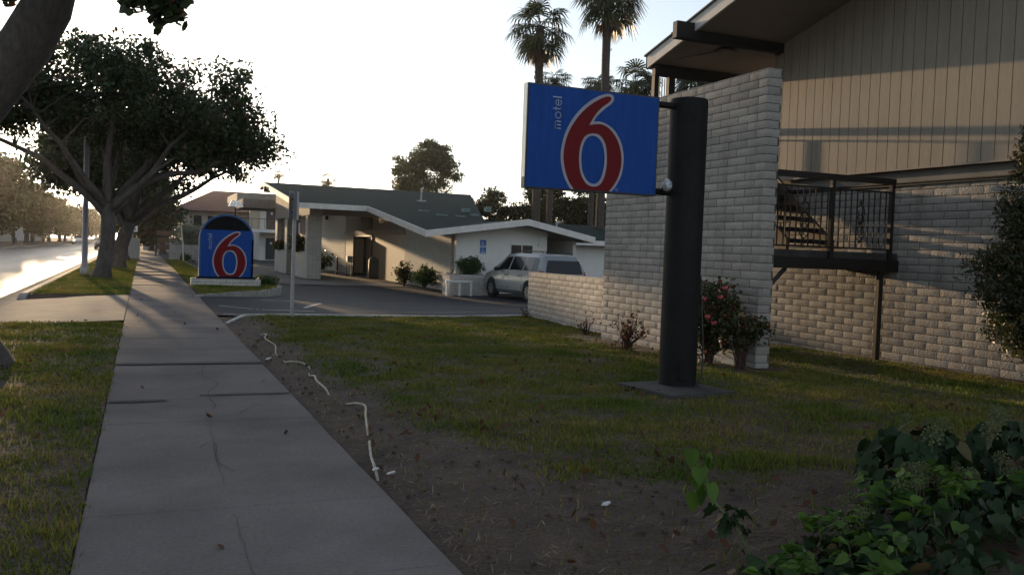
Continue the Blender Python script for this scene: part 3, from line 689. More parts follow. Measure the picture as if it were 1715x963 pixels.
# ------------------------------------------------------------------ monument sign
MS = thing('monument_sign', 'low arched blue sign with red numeral on a white brick base', 'sign', (2.4,28.8,0))
s_ = MB(); s_.bbox(1.39,3.42,28.56,29.3,-.15,.215,.012); s_.build('brick_base', M['white_brick'], MS)
s_ = MB(); s_.box(1.54,3.27,28.63,29.15,.215,.275); s_.build('plinth', M['sign_black'], MS)
def arch(x0, x1, z0, zs, zt, k=22):
    c, a, b = (x0+x1)/2, (x1-x0)/2, zt-zs
    return [(x0,z0),(x1,z0)]+[(c+a*math.cos(math.pi*i/k), zs+b*math.sin(math.pi*i/k)) for i in range(k+1)]
xz = lambda u, v, t: (u, t, v)
s_ = MB(); s_.prism(arch(1.62,3.18,.27,1.43,2.17), xz, 28.72, 29.06); s_.build('cabinet', M['blue'], MS)
s_ = MB()
outer = arch(1.605,3.195,.27,1.43,2.19); inner = arch(1.655,3.145,.27,1.43,2.135)
for i in range(1, len(outer)):
    j = (i+1) % len(outer)
    if j == 0: break
    for y0 in (28.69,):
        a, b, c, d = outer[i], outer[j], inner[j], inner[i]
        s_.hexa([(a[0],28.70,a[1]),(b[0],28.70,b[1]),(c[0],28.70,c[1]),(d[0],28.70,d[1]),(a[0],29.08,a[1]),(b[0],29.08,b[1]),(c[0],29.08,c[1]),(d[0],29.08,d[1])])
s_.box(1.605,1.655,28.70,29.08,.275,1.43); s_.box(3.145,3.195,28.70,29.08,.275,1.43)
s_.build('rim', mat('rim_blue', (.02,.09,.28), rough=.5, bump=.01), MS)
s_ = MB(); top = [(x, z) for x, z in arch(1.66,3.14,.27,1.43,2.13) if z > 1.70]
top = [(max(p[0] for p in top)+.01,1.70)]+top+[(min(p[0] for p in top)-.01,1.70)]
s_.prism(top, xz, 28.712, 28.73); s_.build('black_panel', M['sign_black'], MS)
s_ = MB(); s_.box(1.657,3.143,28.712,28.73,.275,1.697); fc = s_.build('face', M['blue'], MS)
k_ = 1.42
curve_mesh('numeral_outline', [outl, hil], lambda u, v, t: (1.985+(u-.377)*k_, 28.708-t, .275+v*k_*1.0), .004, M['white_vinyl'], fc)
curve_mesh('numeral', [redl, hol], lambda u, v, t: (1.985+(u-.377)*k_, 28.702-t, .276+v*k_*1.0), .004, M['red'], fc)
word(lambda u, v, t: (1.965-v*.085, 28.711-.004*t, 1.12+u*.0955), M['pale_vinyl'], fc)

# ------------------------------------------------------------------ edge-on sign post beside the drive
SP = thing('sign_post', 'grey metal post with two edge-on signs by the car park kerb', 'sign', (2.66,17.3,-.03))
s_ = MB(); s_.box(2.63,2.69,17.27,17.33,-.3,2.34); s_.build('post', M['galv'], SP)
for dx, an in ((-.06, 25), (.055, 15)):
    s_ = MB(); a = R(an); c = (2.66+dx, 17.3); hx, hy = math.sin(a)*.16, math.cos(a)*.16; tx, ty = math.cos(a)*.006, -math.sin(a)*.006
    q = [(c[0]-hx-tx,c[1]-hy-ty),(c[0]-hx+tx,c[1]-hy+ty),(c[0]+hx+tx,c[1]+hy+ty),(c[0]+hx-tx,c[1]+hy-ty)]
    s_.hexa([(x,y,1.83) for x,y in q]+[(x,y,2.36) for x,y in q]); s_.build('panel', M['galv'] if dx < 0 else M['fence_white'], SP)
for z in (1.95,2.2):
    s_ = MB(); s_.box(2.605,2.715,17.29,17.31,z,z+.03); s_.build('bracket', M['black_iron'], SP)

# ------------------------------------------------------------------ office building with porte-cochere
OF = thing('motel_office', 'single-storey motel office with green roof and brick-pillared entrance canopy', 'building', (12,48,-.38))
A_, B_, C_, D_, E_, F_ = (6.9,57.7,5.09),(6.9,43.8,3.31),(10.3,43.8,3.31),(10.37,34,2.06),(14.71,34,2.70),(17.8,34,2.08)
Rr = (20.6,57.7,5.09); V_ = (14.71,39.05,2.70); G_ = (17.8,44.5,2.10); A2 = (6.9,59.2,4.92); R2 = (20.6,59.2,4.92)
s_ = MB(); s_.add([A_,B_,C_,D_,V_,Rr,E_,F_,G_,A2,R2,(22.5,60,3.2)], [(0,1,2,5),(2,3,4),(2,4,5),(3,6,4),(6,7,8,4),(4,8,11,5),(0,5,10,9),(5,11,10)])
rfo = s_.build('roof', M['shingle'], OF)
def fascia(mb, a, b, h=.24, t=.05, out_=(0,0)):
    a, b = Vector(a), Vector(b); o = Vector((out_[0], out_[1], 0))*t
    mb.hexa([tuple(p) for p in (a-Vector((0,0,h)), b-Vector((0,0,h)), b-Vector((0,0,h))+o, a-Vector((0,0,h))+o, a+Vector((0,0,.02)), b+Vector((0,0,.02)), b+Vector((0,0,.02))+o, a+Vector((0,0,.02))+o)])
s_ = MB(); fascia(s_, A_, B_, .26, .06, (-1,0)); fascia(s_, A2, A_, .26, .06, (-1,0)); fascia(s_, (6.84,43.8,3.31), C_, .24, .06, (0,-1)); fascia(s_, (10.3,43.8,3.31), D_, .24, .06, (-1,0))
fascia(s_, (10.31,34,2.06), E_, .24, .06, (0,-1)); fascia(s_, E_, F_, .24, .06, (0,-1)); fascia(s_, F_, G_, .24, .06, (1,0)); fascia(s_, A2, R2, .24, .06, (0,1))
s_.build('fascia', M['fascia'], OF)
s_ = MB(); dn = lambda p, h=.2: (p[0], p[1], p[2]-h)
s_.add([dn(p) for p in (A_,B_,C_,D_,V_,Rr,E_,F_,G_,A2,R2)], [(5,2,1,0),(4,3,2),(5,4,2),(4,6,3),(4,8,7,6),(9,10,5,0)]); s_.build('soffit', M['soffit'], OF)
zg = -.42
s_ = MB(); s_.hexa([(12,35.8,zg),(12.25,35.8,zg),(12.25,43,zg),(12,43,zg),(12,35.8,2.1),(12.25,35.8,2.1),(12.25,43,3.0),(12,43,3.0)]); s_.build('brick_wall', M['white_brick'], OF); s_ = MB(); s_.box(12,12.25,57,66,zg,3.6); s_.build('brick_wall', M['white_brick'], OF)
s_ = MB(); s_.box(12.01,12.2,43,49.7,zg,2.0); s_.build('cream_panel', M['cream'], OF); s_ = MB(); s_.box(12.01,12.2,54.3,57,zg,2.0)
pn = s_.build('cream_panel', M['cream'], OF)
s_ = MB(); s_.hexa([(12.02,43,2.24),(12.2,43,2.24),(12.2,57,2.24),(12.02,57,2.24),(12.02,43,2.98),(12.2,43,2.98),(12.2,57,4.6),(12.02,57,4.6)]); s_.build('upper_panels', M['soffit'], OF)
s_ = MB(); s_.box(11.93,12.2,42.95,57.05,2.0,2.24); s_.build('lintel', M['siding'], OF)
s_ = MB(); s_.box(12.0,12.02,49.9,52.7,2.3,3.4); s_.build('clerestory_window', M['glass'], OF)
s_ = MB()
for y0 in (49.7,51.2,52.2,54.2): s_.box(11.95,12.05,y0,y0+.1,zg,2.0)
s_.box(11.95,12.05,49.7,54.3,1.9,2.0); df = s_.build('door_frame', M['door_metal'], OF)
s_ = MB(); s_.box(12.0,12.015,49.8,51.2,zg+.05,1.9); s_.build('pane', M['curtain'], df)
s_ = MB(); s_.box(12.0,12.015,51.3,54.2,zg+.05,1.9); s_.build('pane', M['glass'], df)
s_ = MB(); a, b = Vector((11.95,51.2)), Vector((11.45,52.1)); 
def leaf_door(mb, z0, z1, i0, i1, t):
    d_ = (b-a); p = a+d_*i0; q = a+d_*i1; n_ = Vector((-d_.y, d_.x)).normalized()*t
    mb.hexa([(p.x-n_.x,p.y-n_.y,z0),(q.x-n_.x,q.y-n_.y,z0),(q.x+n_.x,q.y+n_.y,z0),(p.x+n_.x,p.y+n_.y,z0),(p.x-n_.x,p.y-n_.y,z1),(q.x-n_.x,q.y-n_.y,z1),(q.x+n_.x,q.y+n_.y,z1),(p.x+n_.x,p.y+n_.y,z1)])
for z0,z1,i0,i1 in ((zg+.03,zg+.2,0,1),(1.75,1.88,0,1),(zg+.03,1.88,0,.1),(zg+.03,1.88,.9,1)): leaf_door(s_, z0, z1, i0, i1, .025)
dr = s_.build('door', M['door_metal'], OF); s_ = MB(); leaf_door(s_, .5, .7, .72, .8, .07); s_.build('handle', M['galv'], dr)
s_ = MB(); leaf_door(s_, zg+.2, 1.75, .1, .9, .006); s_.build('pane', M['curtain'], dr)
# white gable wall
s_ = MB()
def gz(X): return (2.06+(X-10.37)*(.64/4.34) if X < 14.71 else 2.70-(X-14.71)*(.62/3.09))-.12
s_.hexa([(11.96,35.0,zg),(14.71,35.0,zg),(14.71,35.25,zg),(11.96,35.25,zg),(11.96,35.0,gz(11.96)),(14.71,35.0,gz(14.71)),(14.71,35.25,gz(14.71)),(11.96,35.25,gz(11.96))])
s_.hexa([(14.71,35.0,zg),(16.06,35.0,zg),(16.06,35.25,zg),(14.71,35.25,zg),(14.71,35.0,gz(14.71)),(16.06,35.0,gz(16.06)),(16.06,35.25,gz(16.06)),(14.71,35.25,gz(14.71))])
s_.box(15.9,16.06,35.25,44,zg,2.2); s_.box(16.06,18,43.5,43.7,zg,2.2); s_.box(17.6,17.75,35.6,43.5,zg,2.0)
s_.build('white_wall', M['stucco'], OF)
s_ = MB(); s_.box(14.36,15.41,34.975,35.0,1.0,1.68); wf = s_.build('window', M['sign_white'], OF)
s_ = MB(); s_.box(14.40,14.86,34.966,34.976,1.04,1.64); s_.box(14.91,15.37,34.966,34.976,1.04,1.64); s_.build('pane', M['glass'], wf)
s_ = MB(); s_.tube(smooth_line([(15.7,34.97,1.75),(15.7,34.97,2.02),(15.85,34.97,2.12),(16.1,34.97,2.12)],4), .02, 6); s_.bbox(15.62,15.82,34.92,35.0,1.62,1.76,.01); s_.build('conduit', M['fascia'], OF)
# canopy piers and screens
s_ = MB(); s_.bbox(7.72,8.45,45.9,46.6,zg,3.25,.01); s_.build('pillar', M['white_brick'], OF)
s_ = MB(); s_.bbox(7.72,8.1,52.8,53.7,zg,4.1,.01); s_.build('pillar', M['white_brick'], OF)
s_ = MB(); s_.bbox(7.72,8.1,56.9,57.8,zg,4.6,.01); s_.build('pillar', M['white_brick'], OF)
s_ = MB(); s_.bbox(7.70,8.15,46.6,50.6,zg,.95,.01); s_.build('planter_box', M['white_brick'], OF)
s_ = MB(); s_.bbox(7.70,8.15,53.7,56.9,zg,.95,.01); s_.build('planter_box', M['white_brick'], OF)
for y0,y1,z0 in ((47.0,50.0,.95),(50.8,52.7,zg),(53.75,56.8,.95)):
    s_ = MB(); s_.box(7.98,8.05,y0,y1,z0,3.31+.128*(y0-43.8)-.2); s_.build('screen_panel', M['brown_wood'], OF)
s_ = MB(); hz = lambda Y: 3.31+.128*(Y-43.8)-.215
s_.hexa([(7.68,45.2,2.80),(8.16,45.2,2.80),(8.16,57.6,2.80),(7.68,57.6,2.80),(7.68,45.2,hz(45.2)),(8.16,45.2,hz(45.2)),(8.16,57.6,hz(57.6)),(7.68,57.6,hz(57.6))]); s_.build('canopy_beam', M['soffit'], OF)
s_ = MB(); s_.box(8.46,11.9,46.0,46.25,2.85,3.3); s_.build('canopy_beam', M['soffit'], OF)
s_ = MB(); s_.box(6.7,7.1,55.6,55.85,4.35,4.70); s_.build('beam_end', M['brown_wood'], OF)
s_ = MB(); s_.bbox(8.6,8.75,45.85,46.0,2.62,2.82,.02); s_.build('wall_lamp', M['black_iron'], OF)
s_ = MB(); s_.bbox(11.7,11.95,47,47.2,2.6,2.85,.03); s_.build('wall_lamp', M['fascia'], OF)
s_ = MB(); s_.bbox(6.0,11.9,60.5,66,3.55,4.15,.03); s_.build('rear_canopy', M['band'], OF)
# roof fittings
mz = lambda Y: 3.31+.128*(Y-43.8)
for x0, y0, w_, h_ in ((12.6,42.5,.45,.1),(13.0,40.9,.5,.06),(13.9,40.6,.4,.08),(15.2,43.5,.35,.22),(15.0,41.6,.35,.12),(17.0,45,.3,.25)):
    s_ = MB(); s_.hexa([(x0,y0,mz(y0)-.05),(x0+w_,y0,mz(y0)-.05),(x0+w_,y0+.4,mz(y0+.4)-.05),(x0,y0+.4,mz(y0+.4)-.05),(x0,y0,mz(y0)+h_),(x0+w_,y0,mz(y0)+h_),(x0+w_,y0+.4,mz(y0+.4)+h_*.5),(x0,y0+.4,mz(y0+.4)+h_*.5)]); s_.build('roof_vent', M['flash'], rfo)
s_ = MB(); s_.tube([(14.6,49.2,3.9),(14.6,49.2,4.75)], .06, 8); s_.bbox(14.4,14.85,49,49.4,3.95,4.06,.01); s_.build('vent_pipe', M['galv'], rfo)
# further office wing to the right
W2 = thing('lodging_block', 'low dark-roofed lodging block seen between the office gable and block wall', 'building', (21,41,-.38))
s_ = MB(); s_.box(18.6,30,40.5,52,-.45,2.0); s_.build('wall', M['stucco'], W2)
s_ = MB(); s_.add([(18.0,39.6,2.0),(31,39.6,2.0),(31,46,3.0),(18.0,46,3.0),(18.0,52.5,2.0),(31,52.5,2.0)], [(0,1,2,3),(3,2,5,4),(0,3,4)]); s_.build('roof', M['shingle'], W2)
s_ = MB(); s_.box(18.0,31,39.54,39.6,1.8,2.04); s_.build('fascia', M['fascia'], W2)
s_ = MB(); s_.tube([(19.3,41,2.2),(19.3,41,2.9)], .05, 6); s_.tube([(19.3,41,2.85),(19.5,41,2.95)], .05, 6); s_.build('vent_pipe', M['galv'], W2)

# signs on the white wall
def wheelchair(mb, cx, cz, k, y):
    rb = lambda P, wd: [mb.hexa([(cx+p[0]*k+dx*k, yy_, cz+p[1]*k+dz*k) for yy_ in (0,) for dx, dz in ()] or []) for p in ()]
    def seg(P, wd=.055):
        for a, b in zip(P, P[1:]):
            a, b = Vector(a), Vector(b); t = (b-a).normalized(); n_ = Vector((-t.y, t.x))*wd
            q = [a-n_, b-n_, b+n_, a+n_]
            mb.add([(cx+p.x*k, y, cz+p.y*k) for p in q]+[(cx+p.x*k, y-.004, cz+p.y*k) for p in q], [(3,2,1,0),(4,5,6,7),(0,1,5,4),(1,2,6,5),(2,3,7,6),(3,0,4,7)])
    seg([(-.08+.1*math.cos(t), .78+.1*math.sin(t)) for t in np.linspace(0, 6.28, 10)], .05)
    seg([(-.08,.65),(-.05,.12),(.25,.12),(.42,-.35),(.55,-.3)], .07); seg([(-.06,.38),(.25,.38)])
    seg([(-.05+.42*math.cos(t), -.2+.42*math.sin(t)) for t in np.linspace(2.2, 5.9, 12)])
for i, (z0, z1) in enumerate(((1.54,1.80),(1.23,1.50))):
    t = thing('accessible_sign', ('upper' if i == 0 else 'lower')+' blue square sign on the white wall above the planter' + (', with wheelchair symbol' if i == 0 else ', with white lines'), 'sign', (13.13,35,z0))
    s_ = MB(); s_.box(12.995,13.265,34.985,34.998,z0,z1); s_.build('panel', M['ada'], t)
    s_ = MB()
    if i == 0: wheelchair(s_, 13.11, (z0+z1)/2-.03, .115, 34.984)
    else:
        wheelchair(s_, 13.11, z0+.17, .075, 34.984)
        for z in (z0+.03,z0+.065): s_.box(13.03,13.23,34.980,34.984,z,z+.016)
    s_.build('symbol', M['sign_white'], t)

# ------------------------------------------------------------------ leaves and plants
def rand_unit(n, r, upb=0.0):
    v = r.normal(size=(n,3)); v[:,2] += upb; return v/np.linalg.norm(v, axis=1)[:,None]
def leaf_quads(C, Lg, Wd, r, flat=.0):
    n = len(C); a = rand_unit(n, r); nrm = rand_unit(n, r, flat)
    b = np.cross(nrm, a); b /= (np.linalg.norm(b, axis=1)[:,None]+1e-9)
    s = r.uniform(.65, 1.25, (n,1)); l = a*Lg*s*.5; w_ = b*Wd*s*.5
    V = np.empty((n,6,3)); V[:,0] = C-l; V[:,1] = C-l*.35-w_; V[:,2] = C+l*.45-w_*.85; V[:,3] = C+l; V[:,4] = C+l*.45+w_*.85; V[:,5] = C-l*.35+w_
    return V.reshape(-1,3)
def sample_blobs(blobs, r, shell=.35):
    P = []
    for (c, rad, n) in blobs:
        u = rand_unit(n, r); t = r.uniform(0, 1, (n,1))**(shell)
        P.append(np.array(c)+u*t*np.array(rad))
    return np.concatenate(P)
def cloud(P, per, sig, r, flatz=.7):
    C = np.repeat(P, per, axis=0); s = np.repeat(r.uniform(.6, 1.3, (len(P),1)), per, axis=0)
    return C + np.clip(r.normal(size=C.shape), -1.6, 1.6)*np.array([sig, sig, sig*flatz])*s
def skeleton(mb, base, fork, tr, clumps, nl, r, flare=1.5, mid=None, twig=.012, curve=.35):
    base, fork = np.array(base, float), np.array(fork, float)
    m_ = np.array(mid, float) if mid is not None else (base+fork)/2+r.normal(size=3)*np.array([.05,.05,0])
    mb.tube([tuple(base-[0,0,.15]), tuple(base+[0,0,.12]), tuple(base*.75+m_*.25), tuple(m_), tuple(fork)], [tr*flare*1.1, tr*flare*.92, tr*1.08, tr*.98, tr*.95], 12)
    # main limbs: farthest-point picks
    idx = [int(r.integers(len(clumps)))]
    dist = np.linalg.norm(clumps-clumps[idx[0]], axis=1)
    while len(idx) < nl:
        i = int(np.argmax(dist)); idx.append(i); dist = np.minimum(dist, np.linalg.norm(clumps-clumps[i], axis=1))
    limbs = []
    fork0 = fork
    for i in idx:
        fork = fork0+(m_-fork0)*r.uniform(0,.45)+np.array([0,0,r.uniform(-.02,.1)])
        e = fork+(clumps[i]-fork)*.85; l = np.linalg.norm(e-fork)
        c1 = fork+(e-fork)*.4+np.array([0,0,l*curve*.35])+r.normal(size=3)*l*.07; P = []
        for t in np.linspace(0, 1, 8):
            p = (1-t)**2*fork+2*t*(1-t)*c1+t*t*e; P.append(p+r.normal(size=3)*l*.012*(t > 0))
        P = np.array(P)
        rad = np.linspace(tr*.62, max(.02, tr*.14), 8); limbs.append((P, rad))
        mb.tube([tuple(p) for p in P], list(rad), 7)
    for c in clumps:
        best = None
        for P, rad in limbs:
            d = np.linalg.norm(P[2:]-c, axis=1)+np.maximum(0, P[2:,2]-c[2])*.4; k = int(np.argmin(d))
            if best is None or d[k] < best[0]: best = (d[k], P[2+k], rad[2+k])
        d, p, rr_ = best
        if d < .15: continue
        mm = (p+c)/2+r.normal(size=3)*d*.12
        mb.tube([tuple(p), tuple(mm), tuple(c)], [min(rr_*.6, .03+.012*d), twig*1.6, twig*.6], 4, False)
def make_tree(name, label, cat, base, fork, tr, blobs, per, sig, leaf, nl, seed, lm, group=None, mid=None, filt=None, flare=1.5, shell=.4, bark=None, twig=.012, flat=.4, gap=None):
    r = np.random.default_rng(seed); t = thing(name, label, cat, base, group)
    P = sample_blobs(blobs, r, shell)
    if filt is not None: P = P[[filt(p) for p in P]]
    if gap: P = P[[mno.noise((p[0]*.55+seed, p[1]*.55, p[2]*.8)) < gap for p in P]]
    mb = MB(); skeleton(mb, base, fork, tr, P, nl, r, flare, mid, twig); mb.build('trunk', bark or M['bark'], t, True)
    C = cloud(P, per, sig, r)
    if filt is not None: C = C[[filt(p) for p in C]]
    fast('crown', leaf_quads(C, leaf[0], leaf[1], r, flat), 6, lm, t)
    return t

# street trees in the parkway strip
make_tree('street_tree', 'large spreading street tree with broad dark crown beside the lamp post', 'tree', (-1.22,32.8,0), (-1.05,33.0,2.45), .235,
  [((-.7,33.9,6.1),(5.3,4.6,1.75),215), ((3.2,34,4.7),(1.3,1.6,.7),20), ((1.2,33.5,4.8),(2.4,2.2,.6),26), ((-4.6,33.4,6.3),(2.6,1.8,.9),40), ((-6.2,33.6,5.7),(1.4,1.5,.7),18), ((-3.6,33.6,5.4),(2.0,1.8,.8),22)], 150, .34, (.155,.08), 10, 11, M['leaf_tree'], 'street trees along the pavement', gap=.30)
make_tree('street_tree', 'leaning street tree just behind the largest one, limb arching over the sidewalk', 'tree', (-1.0,43.7,0), (-.55,43.9,2.0), .30,
  [((.5,44.3,5.8),(4.9,4.0,2.2),165), ((2.4,43.5,5.2),(1.4,1.4,.6),14), ((-3.2,44,4.3),(1.2,1.8,1.0),30)], 150, .40, (.18,.09), 8, 12, M['leaf_tree'], 'street trees along the pavement', mid=(-.85,43.75,1.0), gap=.32)
for i, (y_, n_, lb_, bl_) in enumerate(((57,80,'third street tree back, slim trunk beside the speed sign',(-2.2,3.4,5.7,2.1)),(74,70,'fourth street tree back, crown merging over the sidewalk',(-1.0,2.3,8.7,1.2)),(94,60,'far street tree at the end of the parkway row',(0,2.6,6.0,2.0)),(118,60,'farthest hazy street tree closing the parkway row',(.6,2.4,5.6,2.2)))):
    make_tree('street_tree', lb_, 'tree', (-.95,y_,0), (-.9,y_,2.3), .24, [((bl_[0],y_,bl_[2]),(bl_[1],bl_[1],bl_[3]),n_*2)], 90, .55, (.26,.14), 6, 13+i, M['leaf_tree'], 'street trees along the pavement')
# the near tree: trunk left of the frame, limb and hanging leaves reaching in
nf = lambda p: p[2] > 1.5+.285*math.hypot(p[0]*.4+0, p[1])+.45 or p[1] < 2
r = np.random.default_rng(5)
NT = thing('street_tree', 'nearest street tree, thick limb leaning in at upper left', 'tree', (-1.72,10.75,0), 'street trees along the pavement')
mb = MB(); mb.tube([(-1.74,10.75,-.2),(-1.74,10.75,.04),(-1.77,10.78,.25),(-1.86,10.9,.9),(-1.95,11.1,1.7),(-1.82,11.19,2.52),(-1.46,11.07,3.03),(-1.19,10.98,3.41),(-.99,10.91,3.80),(-.88,10.89,4.35),(-.82,10.9,5.4)],
   [.62,.50,.38,.32,.30,.29,.275,.26,.25,.24,.2], 18)
mb.tube([(-1.95,11.1,1.6),(-2.3,11.3,2.8),(-2.7,11.6,4.2),(-3.0,12,6)], [.26,.2,.16,.1], 10)
CP = sample_blobs([((-.6,10.2,6.6),(4.4,4.6,1.9),130)], r, .4); CP = CP[[nf(p) for p in CP]]
for c in CP:
    p = np.array([-.82,10.9,5.2]) if c[0] > -2 else np.array([-2.9,11.9,5.6]); mm = (p+c)/2+r.normal(size=3)*.2
    mb.tube([tuple(p), tuple(mm), tuple(c)], [.05,.03,.01], 5, False)
mb.tube([(-.82,10.9,5.0),(-.3,10.3,4.55),(.1,9.9,4.1),(.2,9.8,3.75)], [.05,.03,.015,.008], 5)
mb.tube([(-.3,10.3,4.55),(-.35,10.1,4.1),(-.5,10.0,3.85)], [.02,.012,.006], 5)
mb.build('trunk', M['bark'], NT, True)
C = cloud(CP, 120, .42, r); C = C[[nf(p) for p in C]]
H_ = np.concatenate([cloud(np.array([[.20,9.75,3.62],[.10,9.75,3.70],[0,9.8,3.78],[-.12,9.85,3.82],[.16,9.8,3.85],[.26,9.7,3.78],[-.25,9.85,3.86],[.05,9.8,3.92],[-.4,9.9,3.88],[-.05,9.8,3.72],[.22,9.7,3.70]]), 50, .085, r, .8), cloud(np.array([[-.42,9.95,3.88],[-.62,10,3.86],[-.80,10.05,3.84],[-.52,9.95,3.80],[-.3,9.9,3.95]]), 22, .06, r, .6), cloud(np.array([[-1.35,11.0,3.86]]), 10, .06, r)])
fast('crown', leaf_quads(np.concatenate([C,H_]), .145, .075, r, .2), 6, M['leaf_tree'], NT)
# trees across the road, fading into the haze
for i, (x_, y_, h_, w_) in enumerate(((-14.6,109,10.2,3.2),(-14,121,7.6,4.6),(-13.8,131,7.8,4.6),(-14.2,142,7.4,4.8),(-14,154,7.8,5),(-14.4,168,7.6,5),(-14,184,8,5.5),(-14.4,202,8,5.5),(-14,224,8.4,6),(-14.5,250,8.6,6.5),(-13,300,9,7),(-5,345,11,8),(6,340,13,10))):
    make_tree('roadside_tree', ('tall hazy tree at the left edge across the road' if i == 0 else 'hazy round-crowned tree in the row across the road') if i < 10 else 'faint tree closing the far end of the road', 'tree', (x_,y_,0), (x_,y_,h_*.3), .2+.01*h_,
      [((x_,y_,h_*.56),(w_*.9,w_*.9,h_*.42),75)], 80, .055*h_+.1, (.05*h_,.028*h_), 5, 30+i, M['leaf_far'], 'trees across the road' if 0 < i < 10 else ('trees at the far end of the road' if i >= 10 else None))
# trees and shrubs beyond the pavement on the near side
make_tree('hedge_tree', 'dense dark evergreen tree overhanging the far sidewalk', 'tree', (1.7,84,0), (1.7,84,1.6), .25, [((.6,84,3.6),(2.6,3.0,2.6),110)], 110, .5, (.28,.15), 5, 61, M['leaf_tree'])
make_tree('hedge_tree', 'dark round tree beyond the white fence, left of the brown roof', 'tree', (.9,98,0), (.9,98,1.6), .25, [((.8,98,3.3),(2.3,3.0,2.6),90)], 100, .5, (.3,.16), 5, 62, M['leaf_tree'])
make_tree('garden_shrub', 'round grey-green shrub behind the white fence', 'shrub', (3.3,66,-.05), (3.3,66,.4), .08, [((3.2,66,1.3),(1.7,1.5,1.25),70)], 130, .28, (.12,.035), 6, 63, M['leaf_grey'])
make_tree('background_tree', 'tall open-crowned tree rising behind the office roof ridge', 'tree', (27.5,91,-.4), (27.6,91.3,4.5), .4, [((27.4,91.5,9.2),(3.7,3.4,2.7),75), ((28.6,92,11.2),(2.0,2.0,1.4),22), ((25.2,91,7.6),(1.6,1.6,1.0),14)], 190, .42, (.28,.12), 7, 64, M['leaf_euc'])
make_tree('background_tree', 'small wispy tree right of the tallest background tree', 'tree', (31,80,-.4), (31.1,80,3.5), .2, [((31.2,80,5.6),(2.3,2.0,1.2),30)], 80, .3, (.24,.11), 6, 65, M['leaf_euc'])
for i, (x_, y_, h_, lb_) in enumerate(((31,69,8.2,'low leafy tree below the blade sign, behind the gable'),(34.5,66,8.0,'leafy tree mass beside palm trunks under the blade sign'),(38.5,67,8.4,'pale leafy tree against the sky left of the block wall'),(28,74,6.8,'bushy dark tree just over the office roof'),(33.2,73,7.6,'dark leafy tree behind the first palm trunk under the blade sign'),(36.8,71,7.8,'dense tree filling the gap left of the tall block wall'))):
    make_tree('background_tree', lb_, 'tree', (x_,y_,-.4), (x_,y_,1.2), .2, [((x_,y_,h_*.53),(2.7,2.4,h_*.44),70)], 120, .35, (.24,.13), 5, 66+i, M['leaf_euc'] if i == 2 else M['leaf_far'])
# palms
def palm(label, base, top, rt_, cr_, seed, nfr=46, dead=14, low=-.75, group=None):
    r = np.random.default_rng(seed); t = thing('fan_palm', label, 'palm tree', base, group)
    b, e = np.array(base, float), np.array(top, float); mb = MB(); k = 14
    P = [b+(e-b)*s+np.array([.12*math.sin(s*3+seed), .1*math.cos(s*2+seed), 0])*s for s in np.linspace(0, 1, k)]
    P[-1] = e; mb.tube([tuple(p) for p in P], [rt_*(1.08-.1*s)*(1+.06*math.sin(s*90)) for s in np.linspace(0, 1, k)], 10)
    for i in range(70):
        s = r.uniform(.4, 1); p = b+(e-b)*s; a = r.uniform(0, 6.28)
        q = p+np.array([math.cos(a), math.sin(a), .15])*rt_*1.02; mb.tube([tuple(q), tuple(q+np.array([math.cos(a)*.05, math.sin(a)*.05, .14]))], [.035,.012], 4)
    mb.build('trunk', M['palm_bark'], t)
    V = []; VD = []
    pet = MB()
    for i in range(nfr+dead):
        isd = i >= nfr
        zdir = r.uniform(-.98, -.55) if isd else r.uniform(low, 1)
        a = r.uniform(0, 6.28); h = math.sqrt(max(0, 1-zdir**2)); d = np.array([math.cos(a)*h, math.sin(a)*h, zdir])
        pl_ = cr_*r.uniform(.42, .66)*(.62 if isd else 1); o = e+np.array([0,0,-.25*cr_*(1 if isd else 0)])
        tip = o+d*pl_-np.array([0,0,.10*cr_]); pet.tube([tuple(o), tuple(o+d*pl_*.5), tuple(tip)], [.022,.018,.014], 4, False)
        d2 = d-np.array([0,0,.35]); d2 /= np.linalg.norm(d2)
        side = np.cross(d2, [0,0,1.]); 
        if np.linalg.norm(side) < .1: side = np.array([1.,0,0])
        side /= np.linalg.norm(side); nn_ = np.cross(side, d2)
        fl = cr_*r.uniform(.42, .56)*(.8 if isd else 1); nfing = 13
        for j in range(nfing):
            an = R(-105+210*j/(nfing-1)) * (.45 if isd else 1); dd = d2*math.cos(an)+side*math.sin(an)
            pr = np.cross(nn_, dd); wv = fl*.055
            L1 = fl*.6; L2 = fl*(1 if abs(an) < 1.2 else .85)
            m_ = tip+dd*L1-np.array([0,0,.05*fl]); q = tip+dd*L2*.95-np.array([0,0,fl*(.24+.28*r.random())])
            T = VD if isd else V
            T += [tip-pr*wv*.2, tip+pr*wv*.2, m_+pr*wv, m_-pr*wv]; T += [m_-pr*wv, m_+pr*wv, q+pr*wv*.12, q-pr*wv*.12]
    fast('crown', np.array(V), 4, M['leaf_palm'], t); pet.build('frond_stalks', M['leaf_palm'], t)
    if VD: fast('dead_fronds', np.array(VD), 4, M['leaf_palm_dead'], t)
palm('tall shaggy fan palm with a drooping skirt, left of the pair above the blade sign', (21.1,47.7,-.4), (21.1,48.1,14.4), .23, 2.15, 1, 40, 9, -.85)
palm('tallest fan palm, straight trunk rising behind the blade sign, crown cut by the frame', (23.75,44.9,-.4), (23.85,44.9,15.8), .23, 2.15, 2, 44, 7, -.75)
palm('short fan palm peeking above the blade sign between the two tall trunks', (27.4,59.6,-.4), (27.5,59.6,13.9), .22, 1.5, 3, 30, 6, -.5)
palm('small fan palm half hidden behind the tallest palm trunk', (30.2,58.4,-.4), (30.3,58.4,13.8), .2, 1.6, 4, 30, 6, -.5)
palm('bushy fan palm beside the dark balcony posts', (30.2,52.9,-.4), (30.3,52.9,12.9), .25, 2.1, 5, 40, 16, -.7)
